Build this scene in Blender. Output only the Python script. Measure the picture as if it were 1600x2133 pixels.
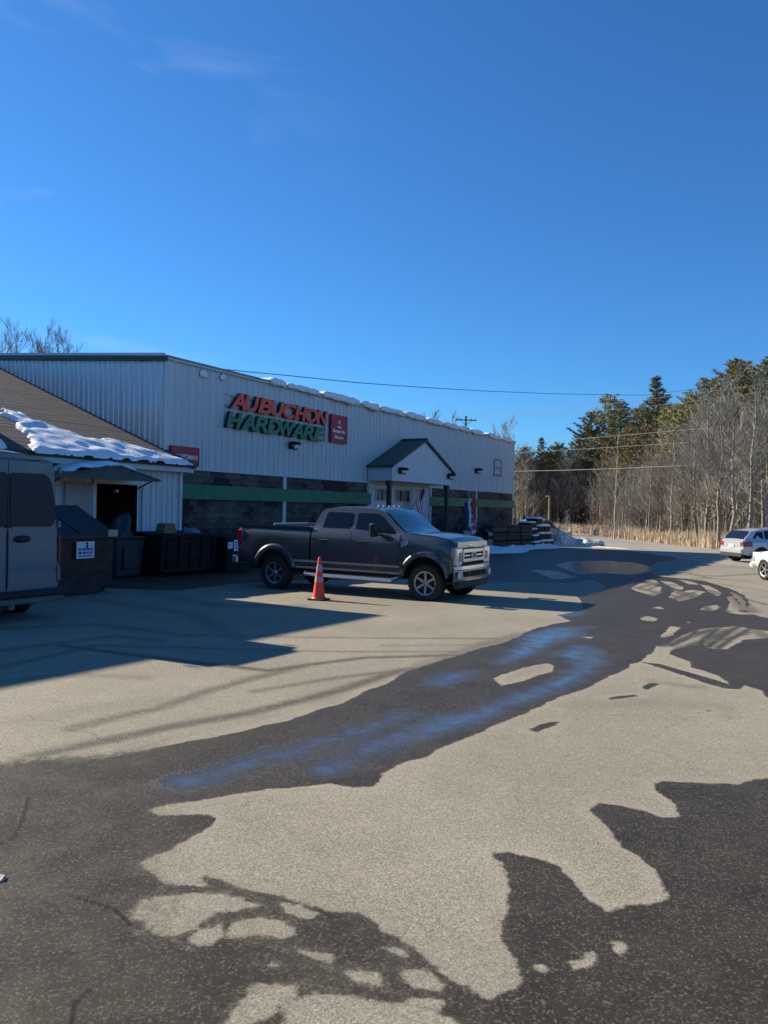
import bpy, bmesh, math, random
import numpy as np
from mathutils import Matrix, Vector, noise
R = math.radians
random.seed(7)
rnd = random.Random(11)
S = bpy.context.scene
for o in list(bpy.data.objects): bpy.data.objects.remove(o)
COL = S.collection

# ------------------------------------------------------------------ camera, sky, sun, exposure
FPX, CAMH, ROLL, PITCH = 1602.0, 1.75, 0.020, -math.atan(8.5/1602.0)
cam = bpy.data.cameras.new('camera'); camo = bpy.data.objects.new('camera', cam); COL.objects.link(camo)
cam.sensor_fit = 'HORIZONTAL'; cam.sensor_width = 36.0; cam.lens = 36.0*FPX/1600.0
cam.clip_start = 0.1; cam.clip_end = 3000
f_ = Vector((0, math.cos(PITCH), math.sin(PITCH))); u0 = Vector((0, -math.sin(PITCH), math.cos(PITCH))); r0 = Vector((1, 0, 0))
r_ = math.cos(ROLL)*r0+math.sin(ROLL)*u0; u_ = -math.sin(ROLL)*r0+math.cos(ROLL)*u0
mm = Matrix((r_, u_, -f_)).transposed().to_4x4(); mm.translation = (0, 0, CAMH)
camo.matrix_world = mm
S.camera = camo
SUN_EL, SUN_ANG = 26.5, 150.2          # degrees; angle of the direction towards the sun, counter-clockwise from +X
W = bpy.data.worlds.new('World'); S.world = W; W.use_nodes = True
nt = W.node_tree; nt.nodes.clear()
out = nt.nodes.new('ShaderNodeOutputWorld'); bg = nt.nodes.new('ShaderNodeBackground'); sky = nt.nodes.new('ShaderNodeTexSky')
sky.sky_type = 'NISHITA'; sky.sun_disc = False; sky.sun_elevation = R(SUN_EL); sky.sun_rotation = R(90-SUN_ANG)
sky.altitude = 100; sky.air_density = 1.0; sky.dust_density = 0.1; sky.ozone_density = 4.0
bg.inputs['Strength'].default_value = 0.056
# thin cirrus wisps
tc = nt.nodes.new('ShaderNodeTexCoord'); mp = nt.nodes.new('ShaderNodeMapping'); mp.inputs['Rotation'].default_value = (R(14), R(24), R(35)); mp.inputs['Scale'].default_value = (1.1, 5.5, 9.0)
nz = nt.nodes.new('ShaderNodeTexNoise'); nz.inputs['Scale'].default_value = 1.3; nz.inputs['Detail'].default_value = 6; nz.inputs['Distortion'].default_value = .7
cr = nt.nodes.new('ShaderNodeValToRGB'); cr.color_ramp.elements[0].position = .56; cr.color_ramp.elements[1].position = .86
mu = nt.nodes.new('ShaderNodeMath'); mu.operation = 'MULTIPLY'; mu.inputs[1].default_value = .55
mx = nt.nodes.new('ShaderNodeMixRGB'); mx.inputs['Color2'].default_value = (6.5, 7.6, 9.0, 1)
L = nt.links
L.new(tc.outputs['Generated'], mp.inputs['Vector']); L.new(mp.outputs[0], nz.inputs['Vector']); L.new(nz.outputs['Fac'], cr.inputs[0]); L.new(cr.outputs[0], mu.inputs[0])
msk = nt.nodes.new('ShaderNodeVectorMath'); msk.operation = 'DOT_PRODUCT'; msk.inputs[1].default_value = (-.56, .78, .28); L.new(tc.outputs['Generated'], msk.inputs[0])
mk2 = nt.nodes.new('ShaderNodeMapRange'); mk2.inputs['From Min'].default_value = .84; mk2.inputs['From Max'].default_value = 1.0; L.new(msk.outputs['Value'], mk2.inputs[0])
mk3 = nt.nodes.new('ShaderNodeMath'); mk3.operation = 'MULTIPLY'; L.new(mu.outputs[0], mk3.inputs[0]); L.new(mk2.outputs[0], mk3.inputs[1])
tint = nt.nodes.new('ShaderNodeMixRGB'); tint.blend_type = 'MULTIPLY'; tint.inputs['Fac'].default_value = 1; tint.inputs['Color2'].default_value = (.49, 1.05, 1.54, 1); L.new(sky.outputs[0], tint.inputs['Color1'])
L.new(mk3.outputs[0], mx.inputs['Fac']); L.new(tint.outputs[0], mx.inputs['Color1']); L.new(mx.outputs[0], bg.inputs['Color']); L.new(bg.outputs[0], out.inputs[0])
sun = bpy.data.lights.new('sun', 'SUN'); sun.energy = 5.0; sun.angle = R(0.5); sun.color = (1.0, .91, .74)
suno = bpy.data.objects.new('sun', sun); COL.objects.link(suno)
sd = Vector((math.cos(R(SUN_ANG))*math.cos(R(SUN_EL)), math.sin(R(SUN_ANG))*math.cos(R(SUN_EL)), math.sin(R(SUN_EL))))
suno.rotation_euler = sd.to_track_quat('Z', 'Y').to_euler(); suno.location = sd*60
S.view_settings.view_transform = 'Standard'; S.view_settings.look = 'None'; S.view_settings.exposure = 0.88; S.view_settings.gamma = 1
S.render.engine = 'CYCLES'
S.cycles.max_bounces = 6; S.cycles.transparent_max_bounces = 8

# ------------------------------------------------------------------ frames
ANG = 60.61857; MX, MY = -7.2117, 25.0108       # near corner of the store front; local x runs along the front, local y into the building
LF = Matrix.Translation((MX, MY, 0)) @ Matrix.Rotation(R(ANG), 4, 'Z')
def gzw(y): return -0.0135*min(max(y, -50), 75)
def gzl(t, v): return gzw((LF @ Vector((t, v, 0))).y)

# ------------------------------------------------------------------ materials
MATS = {}
def mat(name, col, rough=.6, metal=0, spec=.5, var=0, vscale=3., bump=0, bscale=20., bdist=.01, coat=0, emis=None, var2=None, stretch=None, objrand=0, trans=0):
    if name in MATS: return MATS[name]
    m = bpy.data.materials.new(name); m.use_nodes = True; MATS[name] = m
    n = m.node_tree; b = n.nodes['Principled BSDF']
    b.inputs['Base Color'].default_value = (*col, 1); b.inputs['Roughness'].default_value = rough; b.inputs['Metallic'].default_value = metal
    b.inputs['Specular IOR Level'].default_value = spec; b.inputs['Coat Weight'].default_value = coat; b.inputs['Coat Roughness'].default_value = .04
    if trans: b.inputs['Transmission Weight'].default_value = trans
    tcn = n.nodes.new('ShaderNodeTexCoord'); vec = tcn.outputs['Object']
    if stretch:
        mpn = n.nodes.new('ShaderNodeMapping'); mpn.inputs['Scale'].default_value = stretch; n.links.new(vec, mpn.inputs[0]); vec = mpn.outputs[0]
    last = None
    if var or var2:
        t = n.nodes.new('ShaderNodeTexNoise'); t.inputs['Scale'].default_value = vscale; t.inputs['Detail'].default_value = 7; t.inputs['Roughness'].default_value = .65
        n.links.new(vec, t.inputs['Vector'])
        r = n.nodes.new('ShaderNodeValToRGB'); c2 = var2 or tuple(max(0, c*(1-var)) for c in col)
        c1 = col if var2 else tuple(min(1, c*(1+var*.6)) for c in col)
        r.color_ramp.elements[0].position = .36; r.color_ramp.elements[1].position = .64
        r.color_ramp.elements[0].color = (*c2, 1); r.color_ramp.elements[1].color = (*c1, 1)
        n.links.new(t.outputs['Fac'], r.inputs[0]); last = r.outputs[0]
        mr = n.nodes.new('ShaderNodeMapRange'); mr.inputs['To Min'].default_value = min(1, rough+.1); mr.inputs['To Max'].default_value = max(0.02, rough-.06)
        n.links.new(t.outputs['Fac'], mr.inputs[0]); n.links.new(mr.outputs[0], b.inputs['Roughness'])
    if objrand:
        oi = n.nodes.new('ShaderNodeObjectInfo'); hs = n.nodes.new('ShaderNodeHueSaturation')
        m1 = n.nodes.new('ShaderNodeMapRange'); m1.inputs['To Min'].default_value = 1-objrand; m1.inputs['To Max'].default_value = 1+objrand
        m2 = n.nodes.new('ShaderNodeMapRange'); m2.inputs['To Min'].default_value = .5-objrand*.06; m2.inputs['To Max'].default_value = .5+objrand*.06
        n.links.new(oi.outputs['Random'], m1.inputs[0]); n.links.new(oi.outputs['Random'], m2.inputs[0])
        n.links.new(m1.outputs[0], hs.inputs['Value']); n.links.new(m2.outputs[0], hs.inputs['Hue'])
        if last: n.links.new(last, hs.inputs['Color'])
        else: hs.inputs['Color'].default_value = (*col, 1)
        last = hs.outputs[0]
    if last: n.links.new(last, b.inputs['Base Color'])
    if bump:
        t2 = n.nodes.new('ShaderNodeTexNoise'); t2.inputs['Scale'].default_value = bscale; t2.inputs['Detail'].default_value = 5
        n.links.new(vec, t2.inputs['Vector'])
        bp = n.nodes.new('ShaderNodeBump'); bp.inputs['Strength'].default_value = bump; bp.inputs['Distance'].default_value = bdist
        n.links.new(t2.outputs['Fac'], bp.inputs['Height']); n.links.new(bp.outputs[0], b.inputs['Normal'])
    if emis: b.inputs['Emission Color'].default_value = (*emis[:3], 1); b.inputs['Emission Strength'].default_value = emis[3]
    return m

SIDING = mat('white_siding_paint', (.50, .54, .58), .38, var=.10, vscale=1.2, bump=.35, bscale=1.1, bdist=.05, stretch=(2.2, 2.2, .35))
GSIDING = mat('glossy_galvanised_siding', (.50, .54, .58), .30, metal=.35, var=.12, vscale=1.0, bump=.8, bscale=1.0, bdist=.09, stretch=(3.4, 3.4, .55))
TRIMW = mat('white_trim_paint', (.52, .56, .62), .45, var=.1, vscale=5)
GABLEW = mat('white_gable_board', (.56, .60, .65), .55, var=.06, vscale=2)
GREENR = mat('dark_green_metal', (.012, .055, .035), .42, var=.3, vscale=4)
GREENB = mat('green_band_paint', (.0, .155, .078), .5, var=.2, vscale=3)
EAVE = mat('dark_eave_metal', (.03, .04, .04), .5, var=.3, vscale=4)
ROOFM = mat('grey_roof_metal', (.22, .22, .2), .5, var=.2)
BLK = [mat('split_block_%s' % k, c, .9, var=.35, vscale=9, bump=.6, bscale=30) for k, c in (('grey', (.085, .078, .068)), ('brown', (.065, .055, .047)), ('dark', (.022, .021, .021)), ('light', (.115, .105, .09)))]
SHING = mat('brown_shingle', (.088, .070, .062), .9, var=.3, vscale=14, bump=.5, bscale=60)
SNOW = mat('snow', (.82, .84, .87), .65, bump=.5, bscale=14, bdist=.03, var2=(.72, .74, .77), vscale=6)
SNOWD = mat('dirty_snow', (.72, .72, .72), .7, bump=.6, bscale=12, bdist=.03, var2=(.42, .40, .37), vscale=5)
BLACKM = mat('black_painted_steel', (.010, .012, .014), .65, spec=.2, var=.5, vscale=4, bump=.2, bscale=8)
BROWNM = mat('brown_painted_steel', (.045, .030, .026), .6, var=.5, vscale=5, bump=.2, bscale=8)
PLASTD = mat('dark_plastic_lid', (.018, .020, .022), .55, var=.3)
RUBBER = mat('tyre_rubber', (.022, .021, .020), .85, var=.4, vscale=18)
ALLOY = mat('alloy_rim', (.42, .42, .43), .32, metal=.85, var=.2, vscale=8)
CHROME = mat('chrome', (.52, .53, .54), .24, metal=.9)
GLASSD = mat('dark_glass', (.008, .016, .028), .08, spec=.28)
VGLASS = mat('van_glass', (.022, .034, .048), .22, spec=.2)
GLASSW = mat('windscreen_glass', (.03, .05, .065), .05, spec=.9, coat=1)
REDLAMP = mat('red_lamp_lens', (.45, .02, .025), .18, coat=.6)
AMBER = mat('amber_lamp_lens', (.55, .20, .03), .2, coat=.6)
LAMPC = mat('clear_lamp_lens', (.55, .56, .55), .12, metal=.3, coat=.8)
SEAM = mat('shut_line_black', (.004, .004, .004), .8)
BPLAST = mat('black_plastic_trim', (.014, .014, .015), .6, var=.2)
TRUCKP = mat('grey_truck_paint', (.056, .068, .076), .30, metal=.35, coat=.8)
VANP = mat('grey_van_paint', (.12, .155, .185), .42, metal=.1, coat=.3)
SUVP = mat('silver_suv_paint', (.52, .53, .54), .3, metal=.35, coat=.8)
BLUEP = mat('blue_suv_paint', (.20, .27, .38), .3, metal=.3, coat=.8)
WHITEP = mat('white_car_paint', (.74, .74, .72), .3, coat=.8)
ORANGE = mat('orange_cone_plastic', (.85, .055, .018), .45, var=.15, vscale=9)
REFLW = mat('reflective_white', (.42, .34, .34), .35, var=.15, vscale=16)
WOODP = mat('weathered_wood', (.30, .22, .13), .8, var=.3, vscale=6, stretch=(1, 1, .15))
POLEW = mat('utility_pole_wood', (.11, .085, .06), .85, var=.3)
WIRE = mat('pale_wire', (.34, .31, .27), .5)
WIRED = mat('black_wire', (.03, .03, .035), .5)
TIMB = [mat('stacked_timber_%s' % k, c, .85, var=.5, vscale=7, bump=.5, bscale=20) for k, c in (('brown', (.055, .045, .030)), ('green', (.035, .045, .028)), ('pale', (.12, .10, .075)))]
BARK = mat('grey_bark', (.29, .26, .22), .9, var=.45, vscale=3, objrand=.35)
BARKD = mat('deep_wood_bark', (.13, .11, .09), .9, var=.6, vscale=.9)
TWIG = mat('grey_twigs', (.25, .225, .19), .9, objrand=.3)
PBARK = mat('pine_bark', (.075, .055, .042), .9, var=.4, vscale=3, objrand=.2)
NEED = mat('pine_needles', (.20, .195, .07), .65, objrand=.3, var2=(.27, .215, .08), vscale=.35)
NEED2 = mat('dark_pine_needles', (.115, .135, .075), .65, objrand=.25, var2=(.18, .17, .075), vscale=.4)
RUST = mat('rust_leaves', (.22, .085, .035), .8, objrand=.25)
GRASS = mat('dry_grass', (.52, .42, .31), .85, var=.3, vscale=.7)
REDS = mat('red_sign_face', (.36, .008, .024), .4, var=.08)
SIGNW = mat('white_sign_face', (.72, .74, .78), .45, var=.06)
SIGNB = mat('blue_sign_print', (.03, .10, .42), .5)
INKD = mat('dark_sign_print', (.02, .03, .06), .6)
LETO = mat('orange_letter_face', (.88, .060, .014), .35, var=.1)
LETG = mat('green_letter_face', (.0, .17, .065), .35, var=.1)
LETS = mat('dark_letter_return', (.010, .020, .022), .5)
LETW = mat('white_letter', (.80, .80, .80), .5)
TEAL = mat('dark_teal_metal', (.014, .045, .055), .45, var=.3, vscale=4)
FLAGR = mat('flag_red', (.42, .015, .02), .7); FLAGW = mat('flag_white', (.68, .68, .70), .7); FLAGB = mat('flag_navy', (.012, .02, .12), .7)
DARKIN = mat('dark_interior', (.012, .010, .010), .9)
BROWNIN = mat('dim_brown_shelf', (.05, .03, .02), .8)
YELL = mat('warm_window_poster', (.26, .22, .13), .6, var=.5, vscale=5)
TARP = mat('blue_grey_plastic', (.12, .16, .24), .4, bump=.6, bscale=5)
KRAFT = mat('kraft_box', (.16, .13, .07), .8)

# ------------------------------------------------------------------ mesh building
class MB:
    def __init__(s): s.v = []; s.f = []; s.m = []
    def face(s, idx, m=0): s.f.append(tuple(idx)); s.m.append(m)
    def add(s, verts, faces, m=0):
        b = len(s.v); s.v += [tuple(p) for p in verts]
        for f in faces: s.face([b+i for i in f], m)
        return b
    def box(s, x0, x1, y0, y1, z0, z1, m=0, M=None):
        p = [Vector((x, y, z)) for z in (z0, z1) for x, y in ((x0, y0), (x1, y0), (x1, y1), (x0, y1))]
        if M is not None: p = [M @ q for q in p]
        s.add(p, [(3, 2, 1, 0), (4, 5, 6, 7), (0, 1, 5, 4), (1, 2, 6, 5), (2, 3, 7, 6), (3, 0, 4, 7)], m)
    def hexa(s, p, m=0): s.add(p, [(3, 2, 1, 0), (4, 5, 6, 7), (0, 1, 5, 4), (1, 2, 6, 5), (2, 3, 7, 6), (3, 0, 4, 7)], m)
    def tube(s, pts, rs, n=6, m=0, caps=True):
        pts = [Vector(p) for p in pts]
        if not hasattr(rs, '__len__'): rs = [rs]*len(pts)
        rings = []
        for i, p in enumerate(pts):
            d = (pts[min(i+1, len(pts)-1)]-pts[max(i-1, 0)]).normalized()
            a = Vector((0, 0, 1)) if abs(d.z) < .9 else Vector((1, 0, 0))
            e1 = d.cross(a).normalized(); e2 = d.cross(e1)
            b = len(s.v)
            for k in range(n):
                t = 2*math.pi*k/n; s.v.append(tuple(p+(e1*math.cos(t)+e2*math.sin(t))*rs[i]))
            rings.append(b)
        for a, b in zip(rings, rings[1:]):
            for k in range(n): s.face((a+k, a+(k+1) % n, b+(k+1) % n, b+k), m)
        if caps: s.face([rings[0]+k for k in range(n)][::-1], m); s.face([rings[-1]+k for k in range(n)], m)
    def lathe(s, prof, n=24, axis='z', m=0, M=None, close=False):
        b = len(s.v)
        for r, h in prof:
            for k in range(n):
                t = 2*math.pi*k/n; c, d = r*math.cos(t), r*math.sin(t)
                q = (c, d, h) if axis == 'z' else (c, h, d)
                if M is not None: q = tuple(M @ Vector(q))
                s.v.append(q)
        P = len(prof)
        for i in range(P-1 if not close else P):
            j = (i+1) % P
            for k in range(n): s.face((b+i*n+k, b+i*n+(k+1) % n, b+j*n+(k+1) % n, b+j*n+k), m)
    def prism(s, poly, lo, hi, axes='xz', m=0):
        # poly in the two given axes, extruded along the third
        def P(a, b, h):
            return {'xz': (a, h, b), 'yz': (h, a, b), 'xy': (a, b, h)}[axes]
        n = len(poly); b = len(s.v)
        s.v += [P(a, c, lo) for a, c in poly]+[P(a, c, hi) for a, c in poly]
        s.face([b+i for i in range(n)], m); s.face([b+n+i for i in range(n)][::-1], m)
        for i in range(n):
            j = (i+1) % n; s.face((b+j, b+i, b+n+i, b+n+j), m)
    def grid(s, P, m=0, closed=False):
        nr = len(P); nc = len(P[0]); b = len(s.v)
        for row in P: s.v += [tuple(q) for q in row]
        for i in range(nr-1):
            for j in range(nc-1): s.face((b+i*nc+j, b+i*nc+j+1, b+(i+1)*nc+j+1, b+(i+1)*nc+j), m)
    def mesh(s, name, mats, smooth=False, fixn=True, bevel=0):
        me = bpy.data.meshes.new(name); me.from_pydata(s.v, [], s.f)
        if not isinstance(mats, (list, tuple)): mats = [mats]
        for m in mats: me.materials.append(m)
        me.polygons.foreach_set('material_index', s.m)
        if fixn:
            bm = bmesh.new(); bm.from_mesh(me); bmesh.ops.remove_doubles(bm, verts=bm.verts, dist=1e-5)
            bmesh.ops.recalc_face_normals(bm, faces=bm.faces)
            if bevel: bmesh.ops.bevel(bm, geom=[e for e in bm.edges if e.is_manifold and e.calc_face_angle(0) > .7], offset=bevel, segments=1, affect='EDGES')
            bm.to_mesh(me); bm.free()
        if smooth: me.shade_smooth() if smooth is True else None
        if smooth == 'auto':
            me.shade_smooth(); me.set_sharp_from_angle(angle=R(38))
        me.update(); return me

def link(name, me, parent=None, M=None):
    o = bpy.data.objects.new(name, me); COL.objects.link(o)
    if parent is not None: o.parent = parent
    if M is not None: o.matrix_basis = M
    return o
def part(name, mb, mats, parent, smooth=False, label=None, kind=None, M=None, bevel=0, fixn=True):
    me = mb.mesh(name, mats, smooth, bevel=bevel, fixn=fixn) if isinstance(mb, MB) else mb
    o = link(name, me, parent, M)
    if label: o['label'] = label
    if kind: o['kind'] = kind
    return o
def tag(o, label, cat, group=None):
    o['label'] = label; o['category'] = cat
    if group: o['group'] = group
    return o
def thing(name, label, cat, M, group=None):
    o = bpy.data.objects.new(name, None); COL.objects.link(o); o.matrix_basis = M; o.empty_display_size = .3
    return tag(o, label, cat, group)
def solo(name, mb, mats, label, cat, M=None, group=None, smooth=False, bevel=0):
    return tag(part(name, mb, mats, None, smooth, M=M, bevel=bevel), label, cat, group)
def copy_tree(o, parent=None):
    c = o.copy(); COL.objects.link(c)
    if parent is not None: c.parent = parent
    for ch in list(o.children):
        if ch.name in COL.objects: copy_tree(ch, c)
    return c
def at(t, v, z=None, rz=0):
    return LF @ Matrix.Translation((t, v, gzl(t, v) if z is None else z)) @ Matrix.Rotation(rz, 4, 'Z')
def patch(mb, fn, u0, u1, v0, v1, nu, nv, off, depth=.03, m=0, flip=False):
    # a panel following surface fn(u, v), lifted by off along the normal, with edges turned back by depth
    P = []; Q = []
    for i in range(nu+1):
        ra = []; rb = []
        for j in range(nv+1):
            a = u0+(u1-u0)*i/nu; b = v0+(v1-v0)*j/nv; e = 1e-3
            p = Vector(fn(a, b)); du = Vector(fn(a+e, b))-Vector(fn(a-e, b)); dv = Vector(fn(a, b+e))-Vector(fn(a, b-e))
            n = du.cross(dv); n = n.normalized() if n.length > 1e-12 else Vector((0, 0, 1))
            if flip: n = -n
            ra.append(p+n*off); rb.append(p+n*(off-depth))
        P.append(ra); Q.append(rb)
    mb.grid(P, m)
    def strip(a, b): mb.grid([a, b], m)
    strip(P[0], Q[0]); strip(P[-1], Q[-1]); strip([r[0] for r in P], [r[0] for r in Q]); strip([r[-1] for r in P], [r[-1] for r in Q])
def text_mesh(txt, size, depth, mats, bold=0, shear=0, name='letter', align='CENTER'):
    c = bpy.data.curves.new('t', 'FONT'); c.body = txt; c.size = size; c.extrude = depth/2; c.offset = bold; c.shear = shear
    c.align_x = align; c.align_y = 'BOTTOM_BASELINE' if False else 'CENTER'; c.resolution_u = 3
    o = bpy.data.objects.new('t', c); COL.objects.link(o); dg = bpy.context.evaluated_depsgraph_get()
    me = bpy.data.meshes.new_from_object(o.evaluated_get(dg)); bpy.data.objects.remove(o); bpy.data.curves.remove(c)
    me.name = name; me.materials.clear()
    for m in (mats if isinstance(mats, (list, tuple)) else [mats]): me.materials.append(m)
    if len(me.materials) > 1:
        for p in me.polygons: p.material_index = 0 if abs(p.normal.z) > .7 else 1
    return me
RX = Matrix.Rotation(R(90), 4, 'X')
def lump(w, d, h_, seed, n=10):
    q = MB(); P = []
    for i in range(n+1):
        r_ = []
        for j in range(2*n+1):
            a = math.pi/2*i/n; t = 2*math.pi*j/(2*n); x, y, z = math.cos(a)*math.cos(t), math.cos(a)*math.sin(t), math.sin(a)
            k = 1+.45*noise.noise(Vector((x*1.7+seed, y*1.7, z*2+seed*.3)))+.15*noise.noise(Vector((x*5, y*5+seed, z*5)))
            r_.append((x*w/2*k, y*d/2*k, max(0, z*h_*k)))
        P.append(r_)
    q.grid(P); return q

# outlines of damp and dry asphalt, narrow dark lines, water film, tyre marks and cracks, in metres on the ground
WET_DARK=[[(-3.145, 5.085), (-2.625, 5.317), (-2.342, 5.431), (-1.976, 5.498), (-1.633, 5.801), (-1.37, 6.076), (-1.148, 6.314), (-0.801, 6.692), (-0.415, 7.21), (0.036, 8.132), (0.311, 8.797), (0.825, 9.7), (1.351, 10.516), (1.655, 10.906), (1.934, 11.347), (2.307, 12.212), (2.909, 13.131), (3.314, 13.536), (3.298, 14.151), (3.256, 14.408), (3.714, 14.897), (4.142, 15.879), (4.451, 17.151), (4.608, 18.174), (5.385, 19.452), (6.155, 21.172), (6.375, 23.054), (6.029, 24.749), (6.639, 28.949), (7.592, 32.136), (9.269, 34.768), (10.731, 35.294), (10.826, 32.585), (10.105, 28.972), (9.284, 26.43), (9.299, 25.615), (9.571, 24.914), (10.045, 23.956), (9.625, 21.39), (9.087, 19.281), (8.184, 17.1), (7.499, 15.818), (7.36, 14.651), (7.723, 12.949), (7.11, 11.916), (6.051, 12.031), (5.61, 11.814), (5.096, 11.167), (4.869, 10.833), (4.608, 10.877), (4.524, 11.177), (4.181, 10.827), (3.971, 10.877), (3.961, 11.03), (3.628, 10.332), (3.3, 9.714), (3.165, 9.579), (2.897, 9.154), (2.538, 8.654), (2.205, 8.162), (1.815, 7.715), (1.438, 7.173), (1.127, 6.712), (0.831, 6.357), (0.604, 6.055), (0.317, 5.612), (0.138, 5.448), (0.052, 5.278), (0.036, 5.085), (-0.058, 4.98), (-0.182, 4.973), (-0.31, 5.019), (-0.461, 4.966), (-0.701, 4.908), (-0.927, 4.81), (-1.138, 4.692), (-1.314, 4.589), (-1.344, 4.519), (-1.277, 4.464), (-1.091, 4.503), (-0.907, 4.498), (-0.918, 4.355), (-1.004, 4.154), (-1.107, 3.97), (-1.178, 3.856), (-1.092, 3.754), (-1.0, 3.634), (-0.866, 3.602), (-0.775, 3.596), (-0.857, 3.704), (-0.841, 3.735), (-0.692, 3.633), (-0.579, 3.567), (-0.43, 3.542), (-0.291, 3.481), (-0.18, 3.442), (-0.072, 3.425), (0.036, 3.307), (0.036, 3.269), (0.125, 3.179), (0.207, 3.043), (0.276, 2.949), (0.334, 2.89), (0.389, 2.819), (0.431, 2.806), (0.5, 2.851), (0.544, 2.927), (0.545, 3.072), (0.535, 3.194), (0.559, 3.347), (0.619, 3.452), (0.63, 3.655), (0.627, 3.855), (0.581, 3.962), (0.593, 4.048), (0.7, 4.083), (0.843, 4.031), (0.95, 3.896), (0.99, 3.718), (0.981, 3.554), (1.05, 3.448), (1.136, 3.516), (1.255, 3.543), (1.354, 3.569), (1.392, 3.735), (1.411, 3.89), (1.371, 4.026), (1.319, 4.142), (1.319, 4.365), (1.295, 4.575), (1.29, 4.689), (1.385, 4.793), (1.51, 4.759), (1.612, 4.667), (1.69, 4.559), (1.806, 4.565), (1.852, 4.798), (1.813, 5.028), (1.821, 5.142), (1.938, 5.243), (2.153, 5.208), (2.393, 5.199), (2.569, 5.329), (2.806, 5.368), (3.952, 5.218), (1.686, 1.754), (-1.347, 1.694), (-3.485, 4.328)], [(4.008, 10.703), (4.524, 11.177), (4.608, 10.877), (4.869, 10.833), (5.096, 11.167), (5.61, 11.814), (6.051, 12.031), (7.225, 12.109), (5.252, 7.853), (3.877, 6.733), (3.968, 7.861), (4.038, 8.155), (3.988, 8.414), (3.839, 8.18), (3.7, 8.211), (3.889, 8.591), (3.896, 8.885), (3.882, 9.253), (3.771, 9.41), (3.966, 9.785), (3.855, 10.289)], [(2.777, 8.214), (2.916, 8.453), (3.059, 8.466), (3.066, 8.375), (2.762, 7.999)], [(2.88, 7.121), (3.144, 7.311), (3.134, 7.208), (2.87, 7.055)], [(3.261, 9.734), (3.491, 9.613), (3.692, 8.999), (3.844, 8.401), (3.86, 8.225), (3.691, 8.193), (3.573, 8.705), (3.408, 9.26)], [(1.242, 6.431), (1.385, 6.637), (1.605, 6.78), (1.554, 6.649), (1.315, 6.392)], [(2.244, 7.636), (2.604, 7.863), (2.596, 7.782), (2.269, 7.6)], [(0.424, 3.026), (0.451, 3.019), (0.44, 3.005)], [(0.506, 3.008), (0.534, 3.005), (0.523, 2.992)]]
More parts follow.
